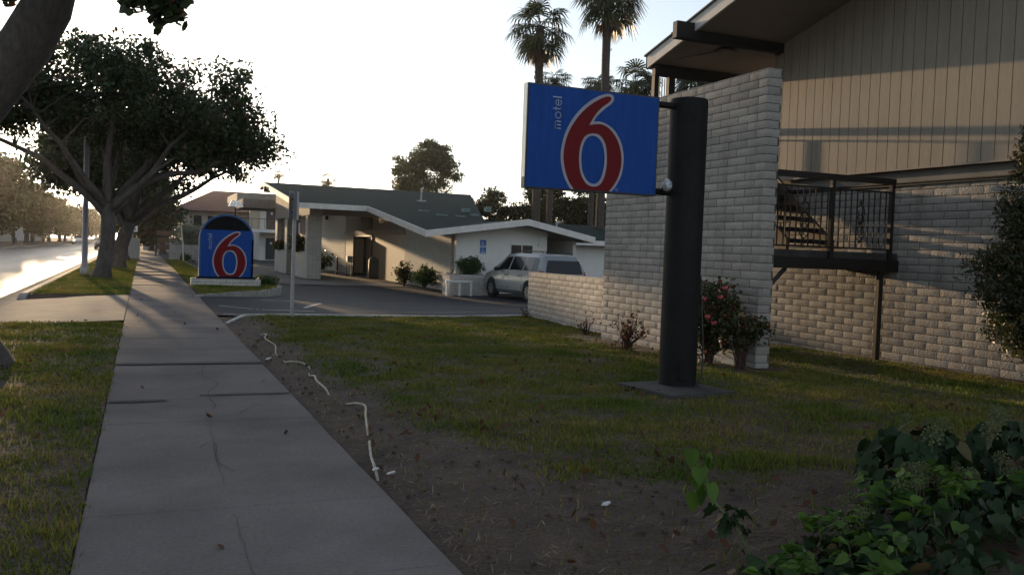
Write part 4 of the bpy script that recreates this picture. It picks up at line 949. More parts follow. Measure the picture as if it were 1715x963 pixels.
palm('fan palm seen through the gap under the wooden eave', (31.4,47.0,-.4), (31.5,47,12.6), .25, 2.2, 6, 40, 14, -.8)
palm('slender distant palm nearer the brown roof, left of two on the skyline', (30.7,226,-.4), (30.7,226,18.0), .3, 2.0, 7, 24, 0, -.6)
palm('slender distant palm over the office roof ridge, right of two on the skyline', (42,221.7,-.4), (42,221.7,17.2), .35, 2.6, 8, 24, 8, -.8)

def shrub(name, label, c, rad, n, per, sig, leaf, lm, seed, nst=14, stem=None, group=None, base_z=None, cat='shrub', shell=.5):
    r = np.random.default_rng(seed); bz = base_z if base_z is not None else c[2]-rad[2]
    t = thing(name, label, cat, (c[0],c[1],bz), group)
    P = sample_blobs([(c, rad, n)], r, shell); mb = MB()
    for p in P[:nst*3]:
        m_ = np.array([c[0]+(p[0]-c[0])*.35, c[1]+(p[1]-c[1])*.35, bz+(p[2]-bz)*.5])
        mb.tube([(c[0]+r.normal()*.03, c[1]+r.normal()*.03, bz-.05), tuple(m_), tuple(p)], [.014,.010,.004], 4, False)
    mb.build('stems', stem or M['twig'], t)
    C = cloud(P, per, sig, r, .9); C = C[C[:,2] > bz+.02]
    fast('foliage', leaf_quads(C, leaf[0], leaf[1], r, .3), 6, lm, t)
    return t
# tall shrub at right edge: stacked cones
t = thing('evergreen_shrub', 'tall dark evergreen shrub at the right edge against the block wall', 'shrub', (9.72,7.3,0))
r = np.random.default_rng(91)
P = sample_blobs([((9.66,7.3,2.62),(.34,.3,.5),50), ((9.62,7.3,2.0),(.52,.46,.45),70), ((9.52,7.3,1.35),(.74,.6,.42),95), ((9.60,7.3,.72),(.5,.5,.40),60)], r, .5)
mb = MB(); mb.tube([(9.72,7.3,-.1),(9.72,7.3,1.4),(9.73,7.3,2.8)], [.05,.035,.01], 7)
for p in P[::2]: mb.tube([(9.72,7.3,max(.1,p[2]-.3)), tuple(p)], [.012,.004], 4, False)
mb.build('stems', M['twig'], t); fast('foliage', leaf_quads(cloud(P, 95, .085, r, 1.1), .065, .019, r, .1), 6, M['leaf_shrub'], t)
t = shrub('rose_bush', 'rose bush with pink blooms at the foot of the tall block wall', (7.0,9.96,.62), (.40,.30,.50), 70, 40, .085, (.065,.04), M['leaf_rose'], 92, 14, M['dead_twig'], base_z=0)
r = np.random.default_rng(8); fl = MB()
for (x_, y_, z_) in ((6.92,9.66,.88),(6.78,9.72,.62),(6.70,9.7,.85),(6.83,9.64,.55),(7.02,9.7,1.0)):
    for k in range(9):
        a = k*2.4; q = .012+.003*k; fl.ball((x_+math.cos(a)*q, y_+math.sin(a)*q, z_+.004*k), .017, 6, 4, (1,1,.8))
fl.build('blooms', M['petal'], t)
t = shrub('rose_bush', 'leggy green rose branch reaching right along the wall foot', (7.15,9.5,.50), (.42,.12,.18), 26, 30, .075, (.06,.038), M['leaf_rose'], 93, 8, M['dead_twig'], base_z=0)
t = shrub('dead_bush', 'dry reddish-brown bush in front of the tall block wall, left of the pole', (6.75,11.7,.26), (.34,.25,.34), 34, 9, .06, (.05,.028), M['leaf_dead'], 94, 14, M['dead_twig'], base_z=-.03, shell=.6)
t = shrub('dead_bush', 'small twiggy brown weed where low and tall walls meet', (7.55,14.6,.08), (.22,.16,.2), 12, 7, .05, (.045,.025), M['leaf_dead'], 95, 10, M['dead_twig'], base_z=-.1)
t = shrub('dead_bush', 'small brown weed at the far end of the low wall', (8.2,18.9,-.02), (.16,.14,.12), 9, 7, .04, (.045,.025), M['leaf_dead'], 96, 8, M['dead_twig'], base_z=-.13)
t = shrub('flowering_bush', 'small reddish-leaved bush by the cream panels, left of a pair', (11.4,40.7,.15), (.42,.42,.55), 36, 34, .12, (.10,.06), M['leaf_rose'], 97, 10)
t = shrub('flowering_bush', 'rounded green bush against the brick wall, right of a pair', (11.45,37.6,.1), (.5,.45,.42), 40, 40, .12, (.10,.06), M['leaf_hedge'], 98, 10)
t = shrub('planter_shrub', 'bushy shrub filling the white brick planter by the minivan', (12.3,34.4,.68), (.62,.3,.42), 60, 50, .10, (.09,.035), M['leaf_hedge'], 99, 12, base_z=.3)
t = shrub('hedge_bush', 'clipped low bush at the corner of the sign island', (3.72,30.0,.05), (.52,.45,.20), 50, 40, .08, (.06,.035), M['leaf_hedge'], 100, 10)
t = shrub('pillar_plant', 'leafy plant spilling from the canopy planter behind the sign post', (7.65,48.6,1.25), (.3,.9,.45), 40, 26, .14, (.16,.09), M['leaf_rose'], 101, 10, base_z=.95)
t = shrub('pillar_plant', 'leafy plant in the farther canopy planter', (7.7,55.4,1.15), (.3,1.0,.35), 34, 24, .14, (.16,.09), M['leaf_rose'], 102, 10, base_z=.95)
t = shrub('entrance_bush', 'dark bush inside the canopy against the brick wall', (10.9,59.5,.25), (.7,.9,.6), 44, 30, .16, (.14,.08), M['leaf_hedge'], 103, 10)
t = shrub('garden_shrub', 'small dark bush in front of the white fence', (2.45,58.5,.2), (.3,.3,.28), 24, 26, .10, (.10,.06), M['leaf_hedge'], 104, 8)

# grass
def grass(name, n, region, zf, seed, hmin=.03, hmax=.065, wid=.0045, dens=None):
    r = np.random.default_rng(seed); x0, x1, y0, y1 = region
    X = r.uniform(x0, x1, n); Y = y0+(y1-y0)*r.uniform(0, 1, n)**1.35
    if dens is not None: k = r.uniform(0, 1, n) < np.array([dens(a, b) for a, b in zip(X, Y)]); X, Y = X[k], Y[k]
    n = len(X); Z = np.array([zf(a, b) for a, b in zip(X, Y)])
    h = r.uniform(hmin, hmax, n)*np.array([max(.35, .85+1.1*mno.noise((p*2.1, q*2.1, 11))+.6*mno.noise((p*6, q*6, 4))) for p, q in zip(X, Y)]); a = r.uniform(0, 6.28, n); ln = r.uniform(.2, .9, n)*h; wd = wid*r.uniform(.7, 1.4, n)*(1+Y*.045)
    b = a+1.57+r.normal(size=n)*.4
    V = np.empty((n,3,3)); dx, dy = np.cos(b)*wd, np.sin(b)*wd
    V[:,0] = np.stack([X-dx, Y-dy, Z], 1); V[:,1] = np.stack([X+dx, Y+dy, Z], 1); V[:,2] = np.stack([X+np.cos(a)*ln, Y+np.sin(a)*ln, Z+h], 1)
    return tag(fast(name, V.reshape(-1,3), 3, M['grass']), kind='stuff')
def lawn_density(x, y):
    if y > KY(x)-.15: return 0
    n_ = mno.noise((x*.9, y*.9, 7))*.5+mno.noise((x*2.6, y*2.6, 1))*.3
    e = (x-1.78-.55*mno.noise((y*.8, 2, 2))-.15*max(0, (8-y)))*2.2          # bare strip along the pavement
    near = (y-4.55+.16*(x-2)*0-.9*mno.noise((x*.7, 4, 4))-.12*max(0, x-3.2)*-1.0*0)*1.6     # bare patch near the camera
    wall = ((7.05-x)*2.5 if x < 7.75 else (.55 if y < 12.8 else 0)) if 9.2 < y < 14.5 else 9
    d = min(1, e, near+n_, wall+n_, (10.2-x)*3 if y < 13 else 9)
    u_, v_ = (x-5.2)*.988+(y-7.98)*.156, (y-7.98)*.988-(x-5.2)*.156
    if abs(u_) < .41 and abs(v_) < .42: return 0
    d2 = .8+n_*1.3
    return max(0.05 if (e > 0) else .02, min(d, d2))
zl = lambda x, y: g(x, y)-.012+.02*mno.noise((x*1.3, y*1.3, 0))
grass('lawn_grass', 330000, (1.45,10.1,3.2,19.6), zl, 1, .02, .05, .0042, lawn_density)
def park_density(x, y):
    if 15.95 < y < 23.5: return 0
    n_ = mno.noise((x*1.5, y*1.2, 17)); e = min((x+2.42)*8, (-.225-x+.07*mno.noise((y*2.3, 0, 0)))*14)
    return max(0, min(.8+.6*n_, e))
grass('parkway_grass', 190000, (-2.45,-.17,2.6,62), lambda x, y: -.012, 2, .022, .05, .0045, park_density)
from mathutils.geometry import intersect_point_tri_2d
def in_poly(x, y, P):
    c = False; j = len(P)-1
    for i in range(len(P)):
        if (P[i][1] > y) != (P[j][1] > y) and x < (P[j][0]-P[i][0])*(y-P[i][1])/(P[j][1]-P[i][1])+P[i][0]: c = not c
        j = i
    return c
grass('island_grass', 60000, (1.36,4.2,23.3,62.5), lambda x, y: .012-.02*sm((x-2)/2), 3, .035, .06, .006, lambda x, y: .8 if in_poly(x, y, isl) and not (1.3 < x < 3.5 and 28.5 < y < 29.4) and min(abs(x-p[0])+abs(y-p[1]) for p in isl) > .1 else 0)
# fallen leaves, straw and crumbs of soil
r = np.random.default_rng(44); n = 420
cc = np.stack([r.uniform(1.4,8,45), 3.4+13*r.uniform(0,1,45)**1.7],1); ci = r.integers(0,45,n); XL = cc[ci,0]+r.normal(size=n)*.35; XL = np.where(XL < 1.38, r.uniform(1.4,8,n), XL); YL = np.clip(cc[ci,1]+r.normal(size=n)*.35, 3.0, 17)
X = np.concatenate([XL, r.uniform(-2.3,-.3, 60), r.uniform(-.2,1.3,14)]); Y = np.concatenate([YL, r.uniform(3,16,60), r.uniform(4,24,14)])
Z = np.array([(g(a,b) if a > 1.31 else 0)+(.03 if a > 1.31 or a < -.25 else .012) for a, b in zip(X,Y)])
V = leaf_quads(np.stack([X,Y,Z],1), .065, .035, r, 2.5)
tag(fast('fallen_leaves', V, 6, M['leaf_dead']), kind='stuff')
n = 2600; X = 1.36+r.uniform(0,1,n)**1.6*4.6; Y = 3.0+r.uniform(0,1,n)**1.3*11; k = np.array([lawn_density(a,b) < .3 for a,b in zip(X,Y)]); X, Y = X[k], Y[k]
Z = np.array([g(a,b) for a,b in zip(X,Y)])+.006; V = leaf_quads(np.stack([X,Y,Z],1), .055, .0045, r, 4)
tag(fast('straw_litter', V, 6, leafmat('straw', (.16,.12,.075), (.32,.26,.18), .1, rough=.8)), kind='stuff')
n = 600; X = 1.36+r.uniform(0,1,n)**1.5*4.0; Y = 3.0+r.uniform(0,1,n)**1.3*11; mb = MB()
for a, b in zip(X, Y):
    if lawn_density(a,b) < .3:
        q = r.uniform(.006,.022)*(1.6 if r.random() < .06 else 1); mb.ball((a,b,g(a,b)+q*.1), q, 5, 3, (1,1.1,.7))
tag(mb.build('soil_clods', M['soil']), kind='stuff')

# half-buried white hose in the dirt strip
mb = MB()
Pp = [(1.70,14.1,-.03),(1.75,13.8,.01),(1.66,13.2,.010),(1.72,12.7,-.02),(1.66,12.1,.010),(1.60,11.6,-.03),(1.60,10.9,-.03),(1.64,10.62,.01),(1.74,10.42,.016),(1.79,10.25,-.02),(1.70,9.75,-.03),(1.70,9.42,.012),(1.645,9.0,.025),(1.65,8.55,.016),(1.66,8.3,-.04),(1.70,7.95,-.03),(1.765,7.72,.014),(1.79,7.5,.028),(1.70,7.1,.03),(1.60,6.62,.018),(1.57,6.45,-.04),(1.52,6.2,.0),(1.50,6.12,.026),(1.42,5.75,.02),(1.375,5.45,.012),(1.36,5.3,-.04)]
mb.tube(smooth_line(Pp, 5), .0095, 8); tag(mb.build('irrigation_hose', M['hose'], None, True), 'weathered white hose surfacing along the bare dirt beside the sidewalk', 'hose')
for nm, lb_, x_, y_, s_, sd_ in (('paper_scrap','crumpled white paper scrap at the near end of the hose',1.44,5.30,.035,1),('paper_scrap','flat pale paper scrap beside the hose end, nearer the sidewalk',1.37,5.42,.03,2),('paper_scrap','small white scrap in the dirt at the sidewalk edge, farther along',1.42,10.9,.04,3),('bottle_cap','torn white wrapper on the bare soil nearest the camera',2.42,4.35,.035,4)):
    mb = MB(); mb.ball((x_,y_,g(x_,y_)+s_*.35), s_*.6, 8, 5, (1.2,.8,.5))
    for i, v in enumerate(mb.v):
        q = mno.noise(Vector(v)*40+Vector((sd_,0,0)))*s_*.5; mb.v[i] = (v[0]+q, v[1]+q*.6, v[2]+q*.7)
    tag(mb.build('wrapper' if nm == 'bottle_cap' else nm, M['paper']), lb_, 'litter')

# ------------------------------------------------------------------ ivy in the foreground
IV = [(0,0),(.26,-.13),(.52,.08),(.36,.30),(.40,.60),(.17,.62),(0,1.02)]
IV2 = [(0,0),(.24,-.14),(.46,.06),(.44,.30),(.36,.56),(.18,.76),(0,1.02)]
HT = [(0,0),(.22,-.10),(.42,.10),(.44,.36),(.30,.62),(.14,.84),(0,1.05)]
def ivy_leaves(C, size, r, droop, shape, outc=None):
    n = len(C); az = r.uniform(0, 6.28, n)
    if outc is not None:
        v = C-np.array(outc); az = np.arctan2(v[:,1], v[:,0])+r.normal(size=n)*.7
    dz = r.normal(droop, .35, n); d = np.stack([np.cos(az)*np.cos(dz), np.sin(az)*np.cos(dz), np.sin(dz)], 1)
    s = np.cross(d, [0,0,1.]); s /= np.linalg.norm(s, axis=1)[:,None]; rl = r.normal(size=n)*.45
    u = np.cross(s, d); s, u = s*np.cos(rl)[:,None]+u*np.sin(rl)[:,None], u*np.cos(rl)[:,None]-s*np.sin(rl)[:,None]
    sz = size*r.uniform(.38, 1.3, n); V = []
    me_v = np.empty((n, 12, 3)); order = shape[1:-1]
    def pt(x, y): return C + (s*x+d*y+u*(.10*y*y*-1+abs(x)*.28))*sz[:,None]
    me_v[:,0] = pt(0, 0); me_v[:,1] = pt(0, 1.02)
    for i, (x, y) in enumerate(order): me_v[:,2+i] = pt(x, y); me_v[:,7+i] = pt(-x, y)
    return me_v
def ivy_obj(name, lv, m, parent=None):
    n = len(lv); V = lv.reshape(-1,3); w_ = np.array(worldpos(parent)); f = []
    for i in range(n):
        o = i*12; f.append((o,o+2,o+3,o+4,o+5,o+6,o+1)); f.append((o+1,o+11,o+10,o+9,o+8,o+7,o))
    me = bpy.data.meshes.new(name); me.from_pydata([tuple(p) for p in (V-w_)], [], f); me.materials.append(m); me.shade_smooth()
    ob = bpy.data.objects.new(name, me); COL.objects.link(ob)
    if parent is not None: ob.parent = parent
    return ob
def umbels(mb, C, rad, r):
    for c in C:
        k = 26; R0 = rad*r.uniform(.7, 1.2)
        for i in range(k):
            z = 1-2*(i+.5)/k*.92; a = i*2.4; h = math.sqrt(max(0, 1-z*z)); p = (c[0]+R0*h*math.cos(a), c[1]+R0*h*math.sin(a), c[2]+R0*z)
            mb.ball(p, R0*.16, 5, 3); mb.tube([tuple(c), p], R0*.03, 3, False)
        mb.tube([(c[0],c[1],c[2]-.09), tuple(c)], .005, 4, False)
def ivy_bush(label, c, rad, nleaf, seed, size=.13, num=8, umb_z=.1):
    r = np.random.default_rng(seed); t = thing('ivy_bush', label, 'shrub', (c[0],c[1],0))
    u = rand_unit(nleaf, r, .15); C = np.array(c)+u*(r.uniform(.35, 1, (nleaf,1))**.5)*np.array(rad); C = C[C[:,2] > .03]
    k_ = int(len(C)*.35); la = ivy_leaves(C[:k_], size, r, -.8, IV, c); lb_ = ivy_leaves(C[k_:], size*1.0, r, -1.0, IV2, c); ivy_obj('leaves', np.concatenate([la, lb_]), M['leaf_ivy'], t)
    mb = MB()
    for p in C[::3]: mb.tube([(c[0]+r.normal()*.06, c[1]+r.normal()*.06, -.05), tuple((np.array(c)*[1,1,.5]+p)/2), tuple(p)], [.009,.006,.003], 4, False)
    mb.build('stems', M['twig'], t)
    U = np.array(c)+np.stack([r.uniform(-.8,.8,num)*rad[0], r.uniform(-.9,.3,num)*rad[1], rad[2]*(.8+umb_z+.25*r.uniform(0,1,num))], 1)
    for q in U:
        mb = MB(); umbels(mb, [q], .05, r); mb.build('flower_head', M['umbel'], t)
    return t
ivy_bush('large-leaved dark ivy bush with pale seed heads on bare soil, lower right', (4.24,3.90,.22), (.36,.30,.25), 190, 201, .125, 5)
ivy_bush('dark ivy bush with drooping leaves, cut off by the right edge', (4.86,3.76,.24), (.38,.32,.28), 200, 202, .125, 4)
# one standing young shoot
t = thing('ivy_shoot', 'bright green upright shoot standing apart left of the ivy', 'plant', (2.56,3.62,0))
r = np.random.default_rng(203); mb = MB(); mb.tube(smooth_line([(2.72,3.45,-.02),(2.66,3.52,.12),(2.58,3.62,.25),(2.55,3.66,.36)],4), .006, 5); mb.build('stem', M['stem_green'], t)
C = np.array([2.55,3.66,.33])+r.normal(size=(15,3))*np.array([.03,.03,.045]); ivy_obj('bright_leaves', ivy_leaves(C, .085, r, -1.15, HT, (2.55,3.66,.3)), M['leaf_ivy_young'], t)
C = np.array([2.66,3.54,.14])+r.normal(size=(20,3))*np.array([.04,.04,.04]); ivy_obj('dark_leaves', ivy_leaves(C, .075, r, -.6, IV, (2.66,3.54,.1)), M['leaf_ivy'], t)
# creeping ivy along the bottom edge
r = np.random.default_rng(204); n = 900
X = r.uniform(2.35, 5.0, n); fr = lambda x: 3.12+.30*sm((x-2.6)/.9)+.06*sm((x-3.3)/1.2)
Y = np.array([fr(x)+r.normal()*.10-abs(r.normal())*.35 for x in X]); Z = .05+.20*np.array([sm((x-2.6)/1.2) for x in X])*r.uniform(.3,1.1,n)
C = np.stack([X,Y,Z],1); ivy = ivy_obj('ground_ivy', ivy_leaves(C, .085, r, -.6, IV2), M['leaf_ivy']); tag(ivy, kind='stuff')
n = 330; cl_ = np.stack([r.uniform(2.4,4.6,42), np.zeros(42), np.zeros(42)],1)
for q in cl_: q[1] = fr(q[0])+r.uniform(-.42,.10); q[2] = .10+.22*sm((q[0]-2.6)/1.2)*r.uniform(.55,1.15)
C = np.repeat(cl_, 8, axis=0)+r.normal(size=(336,3))*np.array([.045,.045,.025]); yv = ivy_obj('ivy_tips', ivy_leaves(C, .07, r, -.1, HT), M['leaf_ivy_young']); tag(yv, kind='stuff')
mb = MB()
for q in cl_: mb.tube([(q[0]+.03,q[1]-.03,-.02), tuple(q)], [.006,.004], 4, False)
n = 26; U = np.stack([r.uniform(3.0,4.6,n), np.zeros(n), np.zeros(n)],1)
for q in U: q[1] = fr(q[0])+r.uniform(-.12,.22); q[2] = .17+.16*sm((q[0]-2.9)/1.0)*r.uniform(.6,1.1)
umbels(mb, U, .034, r); tag(mb.build('ivy_seed_heads', M['umbel']), kind='stuff')

# ------------------------------------------------------------------ minivan
def vehicle(t, origin, az, st, cols, kind='van'):
    """loft: stations (s, half width, bottom, belt, roof, roof half width) from rear to front"""
    ca, sa = math.sin(R(az)), math.cos(R(az))      # forward direction (ca, sa)
    W = lambda s, x, z: (origin[0]+ca*s+sa*x, origin[1]+sa*s-ca*x, origin[2]+z)   # x: to the right
    mb = MB(); ring = []
    for s, hw, zb, zm, zr, rw in st:
        P = [(0,zb),(hw*.88,zb),(hw,zb+.14),(hw*1.01,(zb+zm)/2),(hw*.985,zm),(rw+(hw*.97-rw)*.18, zm+(zr-zm)*.82),(rw*.93,zr-.012),(0,zr)]
        full = P+[(-x,z) for x,z in P[-2:0:-1]]; ring.append([W(s,x,z) for x,z in full])
    n_ = len(ring[0])
    for r_ in ring: mb.v += r_
    for i in range(len(ring)-1):
        for k in range(n_):
            k2 = (k+1) % n_; mb.f.append((i*n_+k, i*n_+k2, (i+1)*n_+k2, (i+1)*n_+k)); mb.m.append(0)
    mb.f.append(tuple(range(n_))); mb.m.append(0); mb.f.append(tuple((len(ring)-1)*n_+k for k in range(n_))[::-1]); mb.m.append(0)
    o = mb.build('body', cols, t, True); o.data.set_sharp_from_angle(angle=R(32))
    return W
def interp(st, s):
    for a, b in zip(st, st[1:]):
        if a[0] <= s <= b[0]:
            k = (s-a[0])/(b[0]-a[0]); return [p+(q-p)*k for p, q in zip(a, b)]
    return list(st[-1] if s > st[0][0] else st[0])
def wheel(t, W, s, x, rad, wid=.22, arch=True):
    sg_ = 1 if x > 0 else -1
    def cyl(mb, r0, x0, x1, n=20, z=rad):
        v = [W(s+r0*math.cos(a), x0, z+r0*math.sin(a)) for a in np.linspace(0, 2*math.pi, n, False)]+[W(s+r0*math.cos(a), x1, z+r0*math.sin(a)) for a in np.linspace(0, 2*math.pi, n, False)]
        mb.add(v, [tuple(range(n)), tuple(range(n,2*n))[::-1]]+[(i,(i+1)%n,n+(i+1)%n,n+i) for i in range(n)])
    mb = MB(); cyl(mb, rad, x-sg_*wid, x+sg_*.02); wo = mb.build('wheel', M['tyre'], t)
    mb = MB(); cyl(mb, rad*.63, x-.02, x+sg_*.012)
    for k in range(7):
        a = k*2*math.pi/7; c = [W(s+rr_*math.cos(a+da), x+sg_*.03, rad+rr_*math.sin(a+da)) for rr_, da in ((.06,.6),(rad*.6,.12),(rad*.6,-.12),(.06,-.6))]
        mb.add(c, [(0,1,2,3)])
    mb.build('rim', M['rim'], wo)
VAN = thing('minivan', 'silver minivan parked facing the white wall behind the low block wall', 'minivan', (14.0,28.9,-.43))
st = [(0.0,.90,.42,.80,.95,.70),(.05,.95,.32,1.0,1.15,.74),(.12,.96,.28,1.05,1.50,.70),(.32,.965,.24,1.06,1.70,.68),(.9,.975,.22,1.06,1.755,.68),(2.4,.98,.21,1.05,1.76,.68),(3.1,.98,.21,1.04,1.72,.67),(3.75,.975,.21,1.03,1.42,.72),(4.15,.965,.22,1.02,1.10,.80),(4.7,.93,.24,.90,.93,.78),(5.02,.85,.27,.74,.78,.66),(5.12,.74,.34,.60,.64,.55)]
W = vehicle(VAN, (14.0,28.9,-.43), -4, st, [M['van_paint']])
def side_glass(name, s0, s1, sgn, f0=.10, f1=.80, m=M['glass'], slant0=0, slant1=0):
    mb = MB(); k = 5; pts = []
    for fz in (f0, f1):
        row = []
        for i in range(k+1):
            s = s0+(s1-s0)*i/k + (0 if fz == f0 else (slant0*(1-i/k)+slant1*i/k))
            _, hw, zb, zm, zr, rw = interp(st, s); tt = fz/.82
            x = hw*.985+((rw+(hw*.97-rw)*.18)-hw*.985)*tt; z = zm+(zr-zm)*fz
            row.append(W(s, sgn*(x+.008), z))
        pts.append(row)
    for i in range(k): mb.quad(pts[0][i], pts[0][i+1], pts[1][i+1], pts[1][i])
    return mb.build(name, m, VAN)
for sgn in (-1, 1):
    side_glass('side_window', .42, 1.45, sgn, slant0=.12); side_glass('side_window', 1.55, 2.55, sgn); side_glass('side_window', 2.66, 3.7, sgn, slant1=-.55)
    mb = MB()
    for s0, s1 in ((1.48,1.51),(2.59,2.62)):
        _, hw, zb, zm, *_x = interp(st, s0); mb.quad(W(s0,sgn*(hw*1.012+.004),zb+.2), W(s1,sgn*(hw*1.012+.004),zb+.2), W(s1,sgn*(hw*.985+.006),zm), W(s0,sgn*(hw*.985+.006),zm))
    mb.build('door_seam', M['plastic'], VAN)
    mb = MB()
    for s0 in (1.62,2.72): mb.add([W(s0,sgn*.992,.9),W(s0+.2,sgn*.992,.9),W(s0+.2,sgn*1.01,.93),W(s0,sgn*1.01,.93),W(s0,sgn*.985,.96),W(s0+.2,sgn*.985,.96)], [(0,1,2,3),(3,2,5,4)])
    mb.build('door_handle', M['van_paint'], VAN)
    mb = MB(); mb.tube([W(.55,sgn*.6,1.79),W(.75,sgn*.6,1.83),W(2.4,sgn*.6,1.83),W(2.6,sgn*.6,1.78)], .018, 6); mb.build('roof_rail', M['plastic'], VAN)
    mb = MB(); c = W(3.45,sgn*1.08,1.12); mb.ball(c, .11, 8, 6, (.9,.8,.8)); mb.tube([W(3.45,sgn*.95,1.08), c], .03, 6); mb.build('mirror', M['plastic'], VAN, True)
    mb = MB(); mb.hexa([W(-.01,sgn*.70,.80),W(-.01,sgn*.93,.80),W(.10,sgn*.985,.80),W(.02,sgn*.70,.80),W(.06,sgn*.68,1.14),W(.06,sgn*.88,1.14),W(.14,sgn*.965,1.14),W(.10,sgn*.68,1.14)]); mb.build('tail_lamp', M['tail'], VAN)
    for s0 in (.95, 4.05):
        mb = MB(); k = 18; v = [W(s0,sgn*.995,.38)]+[W(s0+.42*math.cos(a),sgn*.995,max(.22,.36+.42*math.sin(a))) for a in np.linspace(0, 2*math.pi, k, False)]
        mb.add(v, [(0,1+i,1+(i+1)%k) for i in range(k)]); mb.build('wheel_arch', M['tyre'], VAN); wheel(VAN, W, s0, sgn*.985, .34)
mb = MB(); mb.quad(W(.045,-.76,1.06),W(.045,.76,1.06),W(.14,.64,1.53),W(.14,-.64,1.53)); mb.v = [(x, y-.045, z) for x,y,z in mb.v]; mb.build('rear_window', M['glass'], VAN)
mb = MB(); mb.quad(W(3.22,.62,1.685),W(4.12,.84,1.09),W(4.12,-.84,1.09),W(3.22,-.62,1.685)); mb.v = [(x, y+.01, z+.012) for x,y,z in mb.v]; mb.build('windscreen', M['glass'], VAN)
mb = MB(); mb.hexa([W(-.03,-.3,.72),W(-.03,.3,.72),W(.0,.3,.72),W(.0,-.3,.72),W(-.01,-.3,.86),W(-.01,.3,.86),W(.04,.3,.86),W(.04,-.3,.86)]); mb.build('number_plate', M['sign_white'], VAN)
mb = MB(); mb.tube([W(1.2,-.6,1.84),W(1.2,.6,1.84)], .014, 5); mb.tube([W(2.1,-.6,1.84),W(2.1,.6,1.84)], .014, 5); mb.build('roof_bar', M['plastic'], VAN)

# small far cars
def far_car(label, origin, az, col, lights):
    t = thing('car', label, 'car', origin)
    s_ = [(0,.75,.4,.75,.8,.6),(.1,.85,.25,.88,.95,.65),(.7,.88,.2,.9,1.25,.6),(1.2,.89,.2,.9,1.44,.58),(2.4,.89,.2,.9,1.45,.58),(3.3,.89,.2,.9,.98,.7),(4.2,.85,.22,.78,.82,.65),(4.5,.72,.3,.6,.64,.55)]
    W = vehicle(t, origin, az, s_, [col])
    for sgn in (-1,1):
        mb = MB(); mb.quad(W(.9,sgn*.86,.93),W(3.0,sgn*.86,.93),W(2.5,sgn*.66,1.36),W(1.2,sgn*.66,1.36)); mb.build('side_window', M['glass'], t)
        for s0 in (.85,3.6): wheel(t, W, s0, sgn*.89, .31)
        mb = MB(); mb.ball(W(4.42,sgn*.58,.62), .09, 8, 5); mb.build('headlight', M['head'] if lights else M['sign_white'], t)
    mb = MB(); mb.quad(W(2.48,-.56,1.42),W(2.48,.56,1.42),W(3.28,.68,1.0),W(3.28,-.68,1.0)); mb.v = [(x,y-.01,z+.02) for x,y,z in mb.v]; mb.build('windscreen', M['glass'], t)
    return t
far_car('oncoming car with lit headlights far down the road', (-8.9,155,-.135), 180, M['car_white'], True)
far_car('dark reddish car parked by the kerb beyond the tree trunks', (-3.9,112,-.135), 180, M['car_dark'], False)
far_car('pale car parked behind the reddish one', (-3.9,126,-.135), 180, M['car_white'], False)

# ------------------------------------------------------------------ furniture round the office
t = thing('litter_bin', 'dark dome-topped litter bin beside the cream entrance panels', 'bin', (11.3,46.4,-.36))
mb = MB(); mb.tube([(11.3,46.4,-.36),(11.3,46.4,.55)], .27, 18); mb.build('body', M['bin'], t, True); 
mb = MB(); mb.ball((11.3,46.4,.55), .28, 18, 8, (1,1,1.0)); mb.build('dome', M['bin'], t, True)
mb = MB(); mb.box(11.03,11.06,46.25,46.55,.45,.65); mb.build('opening', M['plastic'], t)
t = thing('brick_planter', 'white painted brick planter box beside the front of the minivan', 'planter', (12.2,34.3,-.4))
mb = MB(); mb.bbox(11.35,13.0,33.9,34.85,-.5,.36,.02); mb.build('box', M['white_brick'], t)
mb = MB(); mb.box(11.45,12.9,34.0,34.75,.355,.37); mb.build('soil', M['soil'], t)
t = thing('ledge_rail', 'low white timber rail standing in front of the brick planter', 'rail', (11.6,33.5,-.4))
mb = MB(); mb.bbox(11.05,12.15,33.42,33.58,.06,.13,.01); mb.build('top_rail', M['sign_white'], t)
for x0 in (11.08,11.6,12.08):
    mb = MB(); mb.bbox(x0,x0+.08,33.46,33.54,-.5,.06,.006); mb.build('leg', M['sign_white'], t)
t = thing('bollard', 'thin metal post in front of the office doors', 'post', (10.6,52.5,-.36))
mb = MB(); mb.tube([(10.6,52.5,-.4),(10.6,52.5,.62),(10.6,52.5,.66)], [.05,.05,.03], 10); mb.build('shaft', M['door_metal'], t); mb = MB(); mb.tube([(10.6,52.5,-.37),(10.6,52.5,-.34)], .1, 10); mb.build('base', M['door_metal'], t)
t = thing('newspaper_stand', 'small metal stand with papers beside the open office door', 'stand', (10.9,50.6,-.36))
mb = MB(); mb.box(10.75,11.05,50.4,50.8,.4,.75); mb.build('tray', M['galv'], t)
for dx in (-.12,.12):
    mb = MB(); mb.box(10.88+dx,10.92+dx,50.58,50.62,-.4,.4); mb.build('leg', M['door_metal'], t)
t = thing('meter_box', 'grey utility panel at the wall foot behind the rose bush', 'box', (7.33,9.9,.2))
mb = MB(); mb.bbox(7.26,7.39,9.72,10.05,-.05,.48,.01); mb.build('case', M['grey_box'], t); mb = MB(); mb.box(7.252,7.26,9.75,10.02,.0,.44); mb.build('door', M['grey_box'], t)

